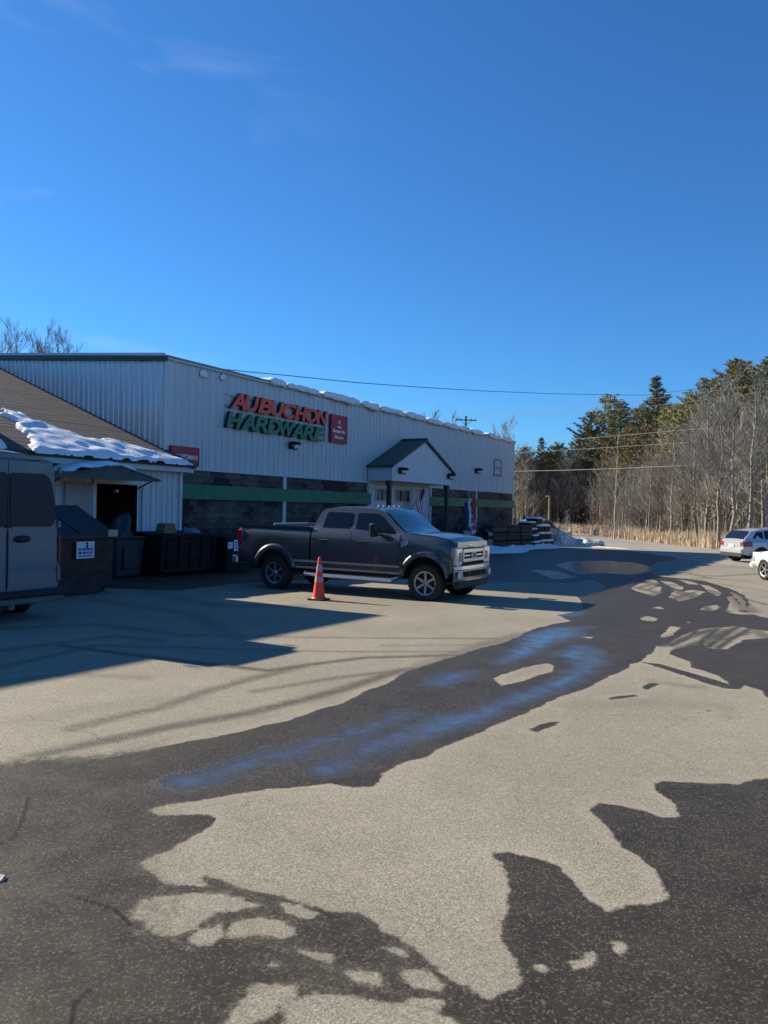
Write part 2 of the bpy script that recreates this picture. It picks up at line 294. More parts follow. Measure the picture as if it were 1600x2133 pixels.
DRY=[[(3.973, 10.954), (4.413, 11.576), (4.947, 12.374), (5.448, 12.949), (6.126, 13.304), (6.421, 12.772), (6.789, 12.621), (6.464, 12.011), (6.051, 12.031), (5.61, 11.814), (5.096, 11.167), (4.869, 10.833), (4.608, 10.877), (4.711, 11.248), (4.524, 11.177), (4.181, 10.827), (3.971, 10.877)], [(9.158, 20.243), (8.892, 19.153), (8.224, 17.399), (7.486, 15.909), (7.346, 15.793), (8.113, 17.379), (8.702, 18.982)], [(9.353, 22.614), (9.259, 21.588), (8.779, 19.919), (8.264, 18.896), (8.534, 20.112)], [(9.353, 24.346), (9.459, 23.474), (9.212, 22.337), (8.973, 22.525)], [(7.383, 15.497), (7.582, 15.096), (7.81, 14.855), (7.629, 14.509), (7.283, 14.773)], [(6.878, 15.503), (7.232, 15.561), (7.427, 15.213), (7.038, 15.065)], [(6.713, 20.749), (8.213, 23.848), (8.478, 24.126), (8.124, 22.512), (7.665, 21.802), (7.719, 21.244), (6.974, 19.311), (6.528, 18.553), (6.597, 19.951)], [(6.865, 18.407), (7.768, 20.453), (7.816, 19.961), (8.292, 20.566), (8.431, 20.09), (7.429, 18.308), (6.779, 17.509)], [(8.507, 23.578), (8.734, 23.298), (8.373, 21.39), (7.977, 20.498), (7.875, 20.737)], [(6.532, 15.812), (6.987, 16.54), (7.402, 16.961), (7.242, 16.416), (6.659, 15.587)], [(8.377, 18.702), (8.629, 18.968), (7.746, 16.673), (7.222, 15.62), (7.058, 15.745), (7.883, 17.411)], [(4.318, 11.916), (4.967, 13.205), (5.042, 12.999), (4.53, 12.035), (4.313, 11.825)], [(4.702, 13.987), (5.027, 14.554), (5.061, 14.168), (4.854, 13.765)], [(5.586, 15.967), (5.912, 16.352), (5.782, 15.685)], [(5.436, 13.852), (5.64, 13.956), (5.443, 13.546)], [(3.038, 11.714), (3.276, 11.78), (3.159, 11.554)], [(1.263, 8.532), (1.383, 8.791), (1.858, 9.325), (2.039, 9.46), (2.082, 9.348), (1.986, 9.008), (1.562, 8.418), (1.261, 8.119)], [(-1.976, 5.498), (-1.658, 5.762), (-1.355, 6.01), (-1.061, 6.263), (-0.787, 6.582), (-0.459, 7.206), (-0.952, 6.585), (-1.41, 6.086), (-1.775, 5.791)], [(-1.015, 3.496), (-0.857, 3.565), (-0.69, 3.565), (-0.613, 3.512), (-0.515, 3.45), (-0.604, 3.404), (-0.698, 3.349), (-0.776, 3.238), (-0.838, 3.171), (-0.915, 3.195), (-0.962, 3.25)], [(-0.777, 3.164), (-0.725, 3.24), (-0.657, 3.301), (-0.627, 3.206), (-0.641, 3.178), (-0.688, 3.122), (-0.748, 3.129)], [(-0.624, 3.292), (-0.511, 3.356), (-0.379, 3.311), (-0.342, 3.217), (-0.382, 3.178), (-0.511, 3.174), (-0.616, 3.179), (-0.641, 3.224)], [(-0.443, 3.475), (-0.385, 3.445), (-0.281, 3.375), (-0.289, 3.341), (-0.367, 3.382)], [(-0.313, 3.092), (-0.244, 3.078), (-0.17, 3.046), (-0.172, 3.013), (-0.25, 3.035)], [(-1.067, 3.386), (-1.051, 3.472), (-0.995, 3.431), (-0.987, 3.368), (-1.016, 3.327)], [(-0.416, 3.005), (-0.38, 3.014), (-0.385, 2.987)], [(-0.13, 2.935), (-0.104, 2.975), (0.035, 2.964), (0.035, 2.858), (-0.073, 2.884)], [(0.035, 2.91), (0.035, 2.972), (-0.048, 2.977), (-0.01, 2.901)], [(0.073, 2.966), (0.185, 2.985), (0.253, 2.887), (0.246, 2.86), (0.143, 2.866)], [(0.036, 3.122), (0.085, 3.133), (0.141, 3.066), (0.121, 3.048)], [(0.141, 2.797), (0.244, 2.775), (0.234, 2.756), (0.157, 2.77)], [(0.78, 3.046), (0.852, 3.069), (0.845, 3.04), (0.781, 3.014)], [(0.992, 3.183), (1.021, 3.179), (0.995, 3.142)], [(0.639, 3.009), (0.658, 3.009), (0.645, 2.996)], [(0.854, 3.113), (0.882, 3.109), (0.868, 3.091)], [(0.65, 3.443), (0.68, 3.434), (0.661, 3.416)], [(-0.585, 2.475), (-0.502, 2.641), (-0.47, 2.736), (-0.429, 2.85), (-0.286, 2.849), (-0.313, 2.782), (-0.372, 2.712), (-0.493, 2.636), (-0.37, 2.699), (-0.321, 2.706), (-0.298, 2.663), (-0.307, 2.6), (-0.203, 2.532), (0.371, 2.548), (0.287, 2.675), (0.164, 2.729), (0.035, 2.766), (-0.14, 2.802), (-0.221, 2.825), (-0.277, 2.77), (-0.353, 2.694), (-0.457, 2.62)]]
FILM=[[(1.409, 9.393), (1.715, 10.183), (2.386, 12.031), (2.873, 12.694), (3.427, 12.877), (3.014, 11.836), (2.443, 11.002), (2.032, 10.219), (1.543, 9.407)], [(0.528, 8.274), (0.748, 8.759), (1.066, 8.901), (0.941, 8.513), (0.637, 8.002)], [(2.29, 9.981), (2.722, 10.88), (2.933, 10.906), (2.973, 10.326), (2.794, 9.54), (2.384, 8.839), (1.912, 8.135), (1.472, 7.532), (1.087, 7.078), (0.88, 6.745), (0.919, 7.064), (1.356, 7.675), (1.936, 8.501), (2.317, 9.149), (2.536, 9.754)], [(0.919, 7.064), (0.919, 6.728), (0.426, 6.244), (0.036, 5.827), (-0.169, 5.471), (-0.324, 5.236), (-0.477, 5.286), (-0.249, 5.69), (0.235, 6.372), (0.594, 6.866)], [(-1.385, 5.048), (-0.933, 5.532), (-0.351, 6.189), (0.255, 7.011), (0.293, 6.843), (-0.335, 5.926), (-0.887, 5.271), (-1.276, 4.876)], [(7.114, 31.354), (8.554, 34.511), (10.274, 35.427), (11.138, 34.009), (10.869, 31.381), (9.584, 27.849), (8.335, 26.171), (7.806, 26.887), (6.737, 26.152), (6.8, 28.486)], [(3.186, 14.397), (3.568, 14.873), (3.919, 15.017), (3.692, 14.532), (3.285, 14.098)], [(5.423, 27.581), (6.208, 27.339), (6.053, 24.378), (5.277, 23.459)]]
TRACK=[([(4.241, 10.471), (4.977, 11.821), (5.674, 12.98)], 0.07, 1.0), ([(4.49, 10.715), (5.211, 11.851), (6.138, 13.262)], 0.07, 1.0), ([(4.769, 10.896), (5.418, 11.878), (6.26, 13.062)], 0.06, 1.0), ([(4.164, 11.054), (4.685, 11.784), (5.154, 12.599)], 0.06, 1.0), ([(6.992, 20.287), (7.957, 22.047), (8.039, 21.041)], 0.05, 0.9), ([(6.801, 17.785), (7.421, 18.949), (8.174, 20.036)], 0.05, 0.9), ([(-2.485, 6.202), (-2.291, 6.53), (-1.997, 6.917), (-1.725, 7.614), (-1.401, 8.213), (-0.871, 9.077)], 0.1, 0.6), ([(-4.171, 10.048), (-3.188, 9.554), (-1.925, 8.966), (-1.268, 8.693), (-0.871, 9.077), (-0.204, 9.62), (1.679, 10.106)], 0.08, 0.8), ([(-2.488, 5.454), (-2.181, 5.813), (-1.737, 6.3), (-1.157, 6.813), (-0.447, 7.728), (0.202, 8.814), (1.268, 9.85)], 0.1, 0.72), ([(-2.895, 11.171), (-1.636, 11.153), (0.037, 11.234), (2.177, 11.417)], 0.06, 0.6), ([(-2.479, 10.063), (-0.59, 10.027), (1.313, 10.21)], 0.05, 0.6), ([(-1.256, 7.656), (-0.487, 8.376), (0.036, 8.742), (0.614, 9.233)], 0.07, 0.55), ([(7.78, 22.534), (8.686, 21.63), (8.514, 18.587), (7.443, 15.556)], 0.22, 0.6), ([(6.923, 20.795), (7.133, 18.319), (6.21, 14.97), (5.569, 13.518)], 0.2, 0.6), ([(8.143, 25.44), (10.201, 27.114), (11.56, 26.349), (14.133, 28.206)], 0.2, 0.4), ([(8.221, 21.832), (10.053, 22.903), (10.308, 20.551)], 0.15, 0.35), ([(4.366, 11.743), (5.272, 12.889), (5.754, 13.07)], 0.12, 0.6), ([(4.546, 11.1), (5.333, 12.109), (6.015, 13.106)], 0.12, 0.6), ([(0.614, 9.233), (1.444, 10.726), (2.374, 12.067)], 0.2, 0.5), ([(-3.071, 10.58), (-3.784, 10.918), (-4.77, 9.613)], 0.15, 0.4), ([(-5.648, 11.371), (-4.483, 12.056), (-2.727, 11.056)], 0.15, 0.35), ([(-5.722, 15.364), (-3.323, 13.446), (-2.012, 10.927)], 0.2, 0.3), ([(13.759, 32.303), (14.961, 31.434), (15.316, 29.828)], 0.2, 0.3), ([(-0.369, 6.475), (0.672, 7.827), (1.398, 9.47)], 0.2, 0.3), ([(3.015, 8.508), (3.443, 8.257)], 0.1, 0.3), ([(1.868, 7.323), (2.643, 7.581), (3.249, 7.342)], 0.2, 0.15), ([(6.853, 20.779), (8.088, 22.607), (7.63, 18.99), (6.278, 14.269)], 0.1, 0.8), ([(6.421, 18.749), (7.629, 20.253), (7.269, 17.807)], 0.07, 0.8), ([(6.611, 17.683), (7.897, 19.656), (7.403, 16.843), (6.248, 13.616)], 0.08, 0.8), ([(4.038, 11.039), (4.854, 12.046), (5.478, 12.807)], 0.1, 0.9), ([(4.177, 10.771), (5.065, 11.832), (5.82, 12.854)], 0.09, 0.9), ([(4.494, 10.889), (5.156, 11.704), (5.999, 12.554)], 0.08, 0.8), ([(9.367, 21.333), (8.612, 18.06), (8.558, 17.048)], 0.1, 0.6), ([(6.736, 14.688), (6.308, 13.033), (6.012, 11.954)], 0.12, 0.6), ([(8.952, 27.981), (11.289, 30.019), (10.69, 25.076), (11.591, 24.335)], 0.12, 0.5), ([(2.554, 11.511), (1.455, 10.809), (0.037, 10.556)], 0.06, 0.35), ([(2.2, 10.817), (1.167, 10.048), (0.408, 9.892)], 0.05, 0.35), ([(-3.894, 7.858), (-3.326, 8.277), (-2.52, 8.18)], 0.12, 0.3), ([(-4.255, 8.581), (-3.75, 10.099), (-2.356, 10.077)], 0.1, 0.45), ([(-2.98, 6.431), (-2.574, 6.959), (-1.79, 7.304)], 0.2, 0.2), ([(-5.42, 17.473), (-3.198, 14.796), (-1.657, 15.067)], 0.3, 0.35)]
CRACK=[[(-2.141, 4.702), (-1.996, 4.301), (-1.944, 4.109), (-1.981, 4.029), (-2.107, 3.981)], [(-1.861, 3.788), (-1.834, 3.8)], [(-1.032, 2.62), (-1.068, 2.731), (-1.04, 2.815)], [(-1.359, 3.482), (-1.15, 3.383), (-1.048, 3.266)]]

# ------------------------------------------------------------------ ground
def sdf_polys(P, polys):
    best = np.full(len(P), -1e9)
    for poly in polys:
        A = np.array(poly); B = np.roll(A, -1, 0)
        d2 = np.full(len(P), 1e18); ins = np.zeros(len(P), bool)
        for a, b in zip(A, B):
            ab = b-a; L2 = ab@ab
            if L2 < 1e-12: continue
            t = np.clip(((P-a)@ab)/L2, 0, 1); q = a+t[:, None]*ab-P
            d2 = np.minimum(d2, (q*q).sum(1))
            if a[1] != b[1]:
                c = ((a[1] > P[:, 1]) != (b[1] > P[:, 1])); xi = (b[0]-a[0])*(P[:, 1]-a[1])/(b[1]-a[1])+a[0]
                ins ^= c & (P[:, 0] < xi)
        d = np.sqrt(d2); best = np.maximum(best, np.where(ins, d, -d))
    return best
def seg_dist(P, line):
    A = np.array(line); d2 = np.full(len(P), 1e18)
    for a, b in zip(A[:-1], A[1:]):
        ab = b-a; L2 = max(ab@ab, 1e-9); t = np.clip(((P-a)@ab)/L2, 0, 1); q = a+t[:, None]*ab-P; d2 = np.minimum(d2, (q*q).sum(1))
    return np.sqrt(d2)
def asphalt():
    m = bpy.data.materials.new('asphalt'); m.use_nodes = True; n = m.node_tree; b = n.nodes['Principled BSDF']; Lk = n.links
    def N(t, **k):
        x = n.nodes.new(t)
        for a, v in k.items(): setattr(x, a, v)
        return x
    geo = N('ShaderNodeNewGeometry'); pos = geo.outputs['Position']
    def noi(sc, det=4, ro=.55, vec=pos):
        t = N('ShaderNodeTexNoise'); t.inputs['Scale'].default_value = sc; t.inputs['Detail'].default_value = det; t.inputs['Roughness'].default_value = ro; Lk.new(vec, t.inputs['Vector']); return t.outputs['Fac']
    def math_(op, a, b_=None, c=None):
        x = N('ShaderNodeMath', operation=op)
        for i, q in enumerate((a, b_, c)):
            if q is None: continue
            if isinstance(q, (int, float)): x.inputs[i].default_value = q
            else: Lk.new(q, x.inputs[i])
        return x.outputs[0]
    def rng(x, a, b_, c=0, d=1, smooth=True):
        r = N('ShaderNodeMapRange'); r.interpolation_type = 'SMOOTHSTEP' if smooth else 'LINEAR'; Lk.new(x, r.inputs[0])
        for k, v in (('From Min', a), ('From Max', b_), ('To Min', c), ('To Max', d)): r.inputs[k].default_value = v
        return r.outputs[0]
    def mixc(f, a, b_):
        x = N('ShaderNodeMixRGB')
        for i, q in enumerate((f, a, b_)):
            if isinstance(q, (int, float)): x.inputs[i].default_value = q
            elif isinstance(q, tuple): x.inputs[i].default_value = (*q, 1)
            else: Lk.new(q, x.inputs[i])
        return x.outputs[0]
    def att(nm): a = N('ShaderNodeAttribute'); a.attribute_name = nm; return a.outputs['Fac']
    wet, film, trk, crk, shabby = att('wet'), att('film'), att('track'), att('crack'), att('fuzzy')
    jag = math_('ADD', math_('MULTIPLY', math_('SUBTRACT', noi(1.6, 6, .6), .5), .22), math_('MULTIPLY', math_('SUBTRACT', noi(22, 3), .5), .05))
    wd = math_('ADD', wet, jag)
    wet_s = rng(wd, -.010, .016)                      # sharp edge
    wet_f = rng(math_('ADD', wet, math_('MULTIPLY', math_('SUBTRACT', noi(14, 6, .8), .5), .55)), -.16, .08)  # drying, broken edge
    wm = N('ShaderNodeMix'); wm.data_type = 'FLOAT'; Lk.new(shabby, wm.inputs[0]); Lk.new(wet_s, wm.inputs[2]); Lk.new(wet_f, wm.inputs[3]); wetm = wm.outputs[0]
    wetm = math_('MULTIPLY', wetm, math_('SUBTRACT', 1, math_('MULTIPLY', math_('MULTIPLY', shabby, .08), rng(noi(3.2, 7, .75), .40, .66))))
    tk = math_('MULTIPLY', trk, rng(noi(7, 5, .7), .15, .5))
    wetm = math_('MAXIMUM', wetm, tk)
    v = N('ShaderNodeTexVoronoi'); v.inputs['Scale'].default_value = 105; Lk.new(pos, v.inputs['Vector']); vcol = v.outputs['Color']; sx = N('ShaderNodeSeparateColor'); Lk.new(vcol, sx.inputs[0]); cell = sx.outputs[0]; cell2 = sx.outputs[1]
    v2 = N('ShaderNodeTexVoronoi'); v2.inputs['Scale'].default_value = 170; Lk.new(pos, v2.inputs['Vector']); sx2 = N('ShaderNodeSeparateColor'); Lk.new(v2.outputs['Color'], sx2.inputs[0]); cell3 = sx2.outputs[0]
    big = noi(.35, 5, .6); mid = noi(2.3, 6, .65); fine = noi(60, 4, .8)
    dry = mixc(rng(big, .3, .7), (.300, .264, .188), (.395, .350, .256))
    dry = mixc(math_('MULTIPLY', rng(mid, .35, .7), .30), dry, (.225, .208, .165))
    dry = mixc(math_('MULTIPLY', rng(cell, .55, .9, smooth=False), .50), dry, (.50, .45, .37))
    dry = mixc(math_('MULTIPLY', rng(cell3, .60, .35, smooth=False), .60), dry, (.105, .088, .068))
    dry = mixc(math_('MULTIPLY', rng(noi(.9, 7, .7), .55, .72), .34), dry, (.170, .150, .120))
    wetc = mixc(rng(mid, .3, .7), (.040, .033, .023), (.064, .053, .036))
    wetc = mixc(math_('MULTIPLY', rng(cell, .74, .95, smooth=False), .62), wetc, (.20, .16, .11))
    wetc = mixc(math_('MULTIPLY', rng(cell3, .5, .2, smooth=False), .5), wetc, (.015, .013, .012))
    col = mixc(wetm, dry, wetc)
    # edge of the damp where salt has dried out pale
    ring = math_('MULTIPLY', rng(wd, -.16, -.01), math_('SUBTRACT', 1, wetm))
    col = mixc(math_('MULTIPLY', ring, .18), col, (.42, .37, .30))
    vc = N('ShaderNodeTexVoronoi', feature='DISTANCE_TO_EDGE'); vc.inputs['Scale'].default_value = .75
    dv = N('ShaderNodeVectorMath', operation='ADD'); nv = N('ShaderNodeTexNoise'); nv.inputs['Scale'].default_value = 2.5; nv.inputs['Detail'].default_value = 6; Lk.new(pos, nv.inputs['Vector']); 
    sc = N('ShaderNodeVectorMath', operation='SCALE'); sc.inputs['Scale'].default_value = .55; Lk.new(nv.outputs['Color'], sc.inputs[0]); Lk.new(pos, dv.inputs[0]); Lk.new(sc.outputs[0], dv.inputs[1]); Lk.new(dv.outputs[0], vc.inputs['Vector'])
    crv = math_('MULTIPLY', rng(vc.outputs['Distance'], .010, .002), math_('MULTIPLY', math_('MAXIMUM', shabby, .35), rng(noi(1.1, 2), .42, .58)))
    crv = math_('MAXIMUM', math_('MULTIPLY', crv, .45), crk)
    col = mixc(crv, col, (.010, .009, .009))
    FILMC = col
    fm = math_('MULTIPLY', rng(math_('ADD', film, math_('MULTIPLY', math_('SUBTRACT', noi(3.5, 6, .7), .5), .5)), -.18, .14), wetm)
    fm = math_('MULTIPLY', fm, rng(noi(5, 3, .6), .25, .65, .60, 1.0))
    Lk.new(mixc(math_('MULTIPLY', fm, .5), col, (.085, .092, .10)), b.inputs['Base Color'])  # pale blue-grey mixed into the film's colour as painted sky sheen
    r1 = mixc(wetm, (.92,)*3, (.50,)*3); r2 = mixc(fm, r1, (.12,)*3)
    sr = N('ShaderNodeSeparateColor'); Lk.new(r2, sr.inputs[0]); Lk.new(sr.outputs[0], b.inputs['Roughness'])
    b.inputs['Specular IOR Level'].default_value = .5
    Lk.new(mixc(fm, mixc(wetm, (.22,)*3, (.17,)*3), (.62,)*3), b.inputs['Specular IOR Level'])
    hgt = math_('ADD', math_('MULTIPLY', fine, .4), math_('MULTIPLY', cell, .6))
    bp = N('ShaderNodeBump'); bp.inputs['Distance'].default_value = .005; Lk.new(hgt, bp.inputs['Height'])
    Lk.new(math_('MULTIPLY', math_('SUBTRACT', 1, math_('MULTIPLY', fm, 1.0)), .8), bp.inputs['Strength']); Lk.new(bp.outputs[0], b.inputs['Normal'])
    return m
ASPH = asphalt()
SHADE_DAMP = [tuple((LF @ Vector((t, v, 0)))[:2]) for t, v in ((-6, -1), (33, -1), (33, -8), (31, -9.6), (26, -11.8), (22, -12.6), (18, -12.3), (13, -12.9), (10, -12.4), (6, -12.7), (3.6, -12.4), (2.6, -11), (1.2, -8.2), (-.8, -6.4), (-3, -5.6), (-5.2, -5.9), (-6, -4))]      # wet ground laid under the store's shadow so the shade reads darker
def set_att(me, nm, arr):
    a = me.attributes.new(nm, 'FLOAT', 'POINT'); a.data.foreach_set('value', np.asarray(arr, dtype=np.float32))
def ground_mesh(rs, ths, name, z_off=0.0, attrs=True):
    rr, tt = np.meshgrid(rs, ths, indexing='ij'); X = (rr*np.sin(tt)).ravel(); Y = (rr*np.cos(tt)).ravel()
    Z = -0.0135*np.clip(Y, -50, 75)+z_off
    nr, nc = len(rs), len(ths); idx = np.arange(nr*nc).reshape(nr, nc)
    F = np.stack([idx[:-1, :-1], idx[1:, :-1], idx[1:, 1:], idx[:-1, 1:]], -1).reshape(-1, 4)[:, ::-1]
    me = bpy.data.meshes.new(name); me.vertices.add(len(X)); me.vertices.foreach_set('co', np.stack([X, Y, Z], 1).ravel())
    me.loops.add(F.size); me.loops.foreach_set('vertex_index', F.ravel()); me.polygons.add(len(F))
    me.polygons.foreach_set('loop_start', np.arange(0, F.size, 4)); me.polygons.foreach_set('loop_total', np.full(len(F), 4))
    me.update(calc_edges=True); me.validate(); me.materials.append(ASPH)
    P = np.stack([X, Y], 1)
    w = sdf_polys(P, WET_DARK+[SHADE_DAMP]); dr = sdf_polys(P, DRY); w = np.minimum(w, -dr)
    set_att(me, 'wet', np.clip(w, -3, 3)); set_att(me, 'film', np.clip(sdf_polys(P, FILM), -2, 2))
    tr = np.zeros(len(P))
    for l, wd, st in TRACK:
        d = seg_dist(P, l); tr = np.maximum(tr, st*np.clip(1.4-d/wd, 0, 1))
    set_att(me, 'track', tr)
    ck = np.zeros(len(P))
    for l in CRACK: ck = np.maximum(ck, np.clip(1.5-seg_dist(P, l)/.008, 0, 1))
    set_att(me, 'crack', ck)
    # the old patch at the left is crazed and half dry
    fz = np.clip((-P[:, 0]*1.0-.35*(P[:, 1]-2.6)-.40)/.5, 0, 1)*np.clip((7.5-P[:, 1])/1.5, 0, 1)
    fz = np.maximum(fz, .30*np.clip((1.05-np.hypot((P[:, 0]+.25)/1.2, (P[:, 1]-3.25)/.9)), 0, .5)*2)
    set_att(me, 'fuzzy', fz)
    o = link(name, me); o['kind'] = 'structure'; return o
rs = [1.2]
while rs[-1] < 80: rs.append(rs[-1]*1.0085+.0)
ths = np.concatenate([np.linspace(R(-85), R(-34.5), 60), np.linspace(R(-34), R(34), 450), np.linspace(R(34.5), R(85), 60)])
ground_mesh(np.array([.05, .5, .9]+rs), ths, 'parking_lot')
# the rest of the lot and the land around it
def slab_sheet(name, xs, ys, m, z_off, hole=False):
    mb = MB()
    P = [[(x, y, gzw(y)+z_off) for x in xs] for y in ys]; mb.grid(P)
    o = part(name, mb, m, None, fixn=True); o['kind'] = 'structure'; return o
far = MB(); ys = [-60, -50, 0, 75, 700]
far.grid([[(x, y, gzw(y)-.004) for x in (-500, 0, 500)] for y in ys])
o = part('ground', far, ASPH, None); o['kind'] = 'structure'
for nm, val in (('wet', -1.), ('film', -1.), ('track', 0), ('crack', 0), ('fuzzy', 0)): set_att(o.data, nm, [val]*len(o.data.vertices))
ROADM = mat('pale_road_asphalt', (.30, .27, .235), .9, var=.2, vscale=.8, bump=.3, bscale=60)
VERGE = mat('dead_grass_and_leaves', (.36, .27, .18), .95, var2=(.22, .16, .10), vscale=1.3, bump=.8, bscale=12, bdist=.05)
VX = [(-20, 22.2), (20, 22.4), (46, 22.9), (52, 23.0), (63, 23.7), (79, 24.7), (96, 24.1), (112, 23.2), (160, 21), (400, 10)]
rd = MB(); rd.grid([[(x-w, y, gzw(y)+.006) for w in (7.5, 0)] for y, x in VX]); o = part('road', rd, ROADM, None); o['kind'] = 'structure'
vg = MB(); vg.grid([[(x+w, y, gzw(y)+h) for w, h in ((0, .012), (1.0, .10), (6, .16), (300, .2))] for y, x in VX]); o = part('grass_verge', vg, VERGE, None); o['kind'] = 'structure'

# ------------------------------------------------------------------ the store
st = thing('store_building', 'long white ribbed metal store with green band, dark block base and gabled green entrance porch', 'store', LF)
EZ, PB, LEN = 6.50, 2.96, 33.0
def rib_profile(w, ribs, h=.032, rw=.05):
    pts = [(0, 0)]
    for k in range(ribs):
        c = w*(k+.5)/ribs; pts += [(c-rw, 0), (c-rw*.55, -h), (c+rw*.55, -h), (c+rw, 0)]
    return pts+[(w, 0)]
def rib_panel(mb, w, ribs, z0, z1f, z0f=None, flat=.0):
    pr = rib_profile(w-.008, ribs)
    mb.grid([[(x, y, z0f(x) if z0f else z0) for x, y in pr], [(x, y, z1f(x)) for x, y in pr]])
    mb.grid([[(0, 0, z0f(0) if z0f else z0), (0, .05, z0f(0) if z0f else z0)], [(0, 0, z1f(0)), (0, .05, z1f(0))]])
pm = MB(); rib_panel(pm, 1.0, 3, PB, lambda x: EZ); pme = pm.mesh('wall_panel', SIDING)
for k in range(33): part('wall_panel', pme, None, st, M=Matrix.Translation((k, 0, 0)))
GS = .080
for k in range(16):   # gable end facing the camera, one sheet per metre, higher towards the ridge
    g = MB(); v0 = k; rib_panel(g, 1.0, 4, -.6, lambda x: EZ+GS*(v0+1-x))
    part('gable_panel', g, GSIDING, st, M=Matrix.Translation((0, v0+1, 0)) @ Matrix.Rotation(R(-90), 4, 'Z'))
b = MB(); b.box(.02, LEN-.02, .05, 31.9, -1.3, EZ-.05); b.prism([(.1, EZ-.05), (16, EZ+GS*16-.05), (31.9, EZ-.05)], .03, LEN-.03, 'yz')
part('wall_core', b, EAVE, st)
b = MB()
for a, c in (((-.12, EZ+.0), (16, EZ+GS*16+.05)), ((16, EZ+GS*16+.05), (32.2, EZ))):
    (y0, z0), (y1, z1) = a, c
    b.hexa([(-.12, y0, z0), (LEN+.12, y0, z0), (LEN+.12, y1, z1), (-.12, y1, z1), (-.12, y0, z0+.07), (LEN+.12, y0, z0+.07), (LEN+.12, y1, z1+.07), (-.12, y1, z1+.07)])
part('roof', b, ROOFM, st)
b = MB(); b.hexa([(-.16, -.13, EZ-.13), (-.005, -.13, EZ-.13), (-.005, 16, EZ-.13+GS*16.1), (-.16, 16, EZ-.13+GS*16.1), (-.16, -.13, EZ+.02), (-.005, -.13, EZ+.02), (-.005, 16, EZ+.03+GS*16.1), (-.16, 16, EZ+.03+GS*16.1)])
part('rake_trim', b, EAVE, st)
b = MB(); b.hexa([(-.17, -.135, EZ+.022), (-.13, -.135, EZ+.022), (-.13, 16, EZ+.033+GS*16.1), (-.17, 16, EZ+.033+GS*16.1), (-.17, -.135, EZ+.11), (-.13, -.135, EZ+.11), (-.13, 16, EZ+.12+GS*16.1), (-.17, 16, EZ+.12+GS*16.1)])
part('rake_flashing', b, TRIMW, st)
b = MB(); b.box(0, LEN+.1, -.11, -.035, EZ-.06, EZ-.002)
part('eave_trim', b, SIDING, st)
b = MB(); b.box(-.035, .16, -.05, -.002, -.6, EZ-.075); part('corner_trim', b, SIDING, st)
b = MB(); b.box(LEN-.15, LEN+.05, -.05, -.002, -1.1, EZ-.075); part('corner_trim', b, SIDING, st)
b = MB(); b.box(.17, LEN-.16, -.06, -.002, PB-.05, PB-.004); part('base_trim', b, SIDING, st)
# concrete blocks below the panels, individually where they show large, one mass further off
bw, bh = .406, .2
def one_block(): 
    q = MB(); q.box(.006, bw-.006, -.028, .07, .005, bh-.005); return q
bmeshes = []
for k in range(8):
    q = one_block(); rr_ = random.Random(k)
    q.v = [(x+rr_.uniform(-.002, .002), y+(rr_.uniform(-.012, .008) if y < 0 else 0), z+rr_.uniform(-.002, .002)) for x, y, z in q.v]
    bmeshes.append([q.mesh('block', m) for m in BLK])
cells = []
for r in range(20):
    z = PB-.055-bh*(r+1)
    if z < -1.1: break
    for c in range(-1, 83):
        t0 = c*bw+(bw/2 if r % 2 else 0)+.17
        if t0 < .165 or t0+bw > LEN-.17: continue
        if 13.0 < t0+bw/2 < 19.9: continue
        if z+bh < gzl(t0, 0)-.05: continue
        cells.append((t0, z, r, c))
def block_kind(t, z):
    n = noise.noise(Vector((t*.55, z*1.3, 3.1)))+.55*noise.noise(Vector((t*2.1, z*.7, 9)))
    if n > .22: return 2
    if n < -.30: return 3
    return 1 if noise.noise(Vector((t*3, z*5, 1))) > 0 else 0
cells.sort(key=lambda q: q[0]+(.0 if q[1] > .6 else 4.5))
bj = MB()
for i, (t0, z, r, c) in enumerate(cells):
    k = block_kind(t0, z)
    if i < 300: part('block', bmeshes[(r*7+c*3) % 8][k], None, st, M=Matrix.Translation((t0, 0, z)))
    else:
        j = random.Random(i).uniform(-.012, .008); bj.box(t0+.006, t0+bw-.006, -.028+j, .07, z+.005, z+bh-.005, m=k)
part('block_courses', bj, BLK, st, kind='stuff')
for a, c in ((.16, 12.99), (19.91, LEN-.16)):
    mo = MB(); mo.box(a, c, -.006, .045, -1.2, PB-.05); part('mortar', mo, mat('mortar', (.05, .046, .042), .9, var=.3), st)
for t in (6.46, 13.12, 19.75, 26.25):
    b = MB(); b.box(t-.09, t+.09, -.10, -.03, -1.0, PB-.06); part('pilaster', b, TRIMW, st)
for a, c in ((.17, 6.36), (6.36, 13.2), (19.66, 26.25), (26.25, LEN+.04)):
    b = MB(); b.box(a+.003, c-.003, -.135, -.1025, 1.92, 2.42); part('green_band', b, GREENB, st)
# entrance bay behind the porch
b = MB(); b.box(13.0, 19.9, -.03, .05, -.9, PB-.06); part('entrance_wall', b, GABLEW, st)
for a, c, z0, z1 in ((13.75, 15.3, 2.05, 2.73), (15.65, 17.3, 2.05, 2.73)):
    b = MB(); b.box(a, c, -.075, -.032, z0, z1); w = part('window', b, TRIMW, st)
    for k in range(4):
        b = MB(); wd = (c-a-.1)/4; b.box(a+.05+k*wd+.03, a+.05+(k+1)*wd-.03, -.081, -.076, z0+.06, z1-.06); part('pane', b, GLASSD if k % 2 else YELL, w)
for a in (13.85, 15.0):
    b = MB(); b.box(a, a+1.08, -.07, -.032, -.5, 1.85); dr = part('door', b, TRIMW, st)
    b = MB(); b.box(a+.14, a+.94, -.076, -.0715, .1, 1.7); part('glass', b, GLASSD, dr)
    b = MB(); b.tube([(a+.9, -.12, .4), (a+.9, -.12, .9)], .015); part('handle', b, CHROME, dr)
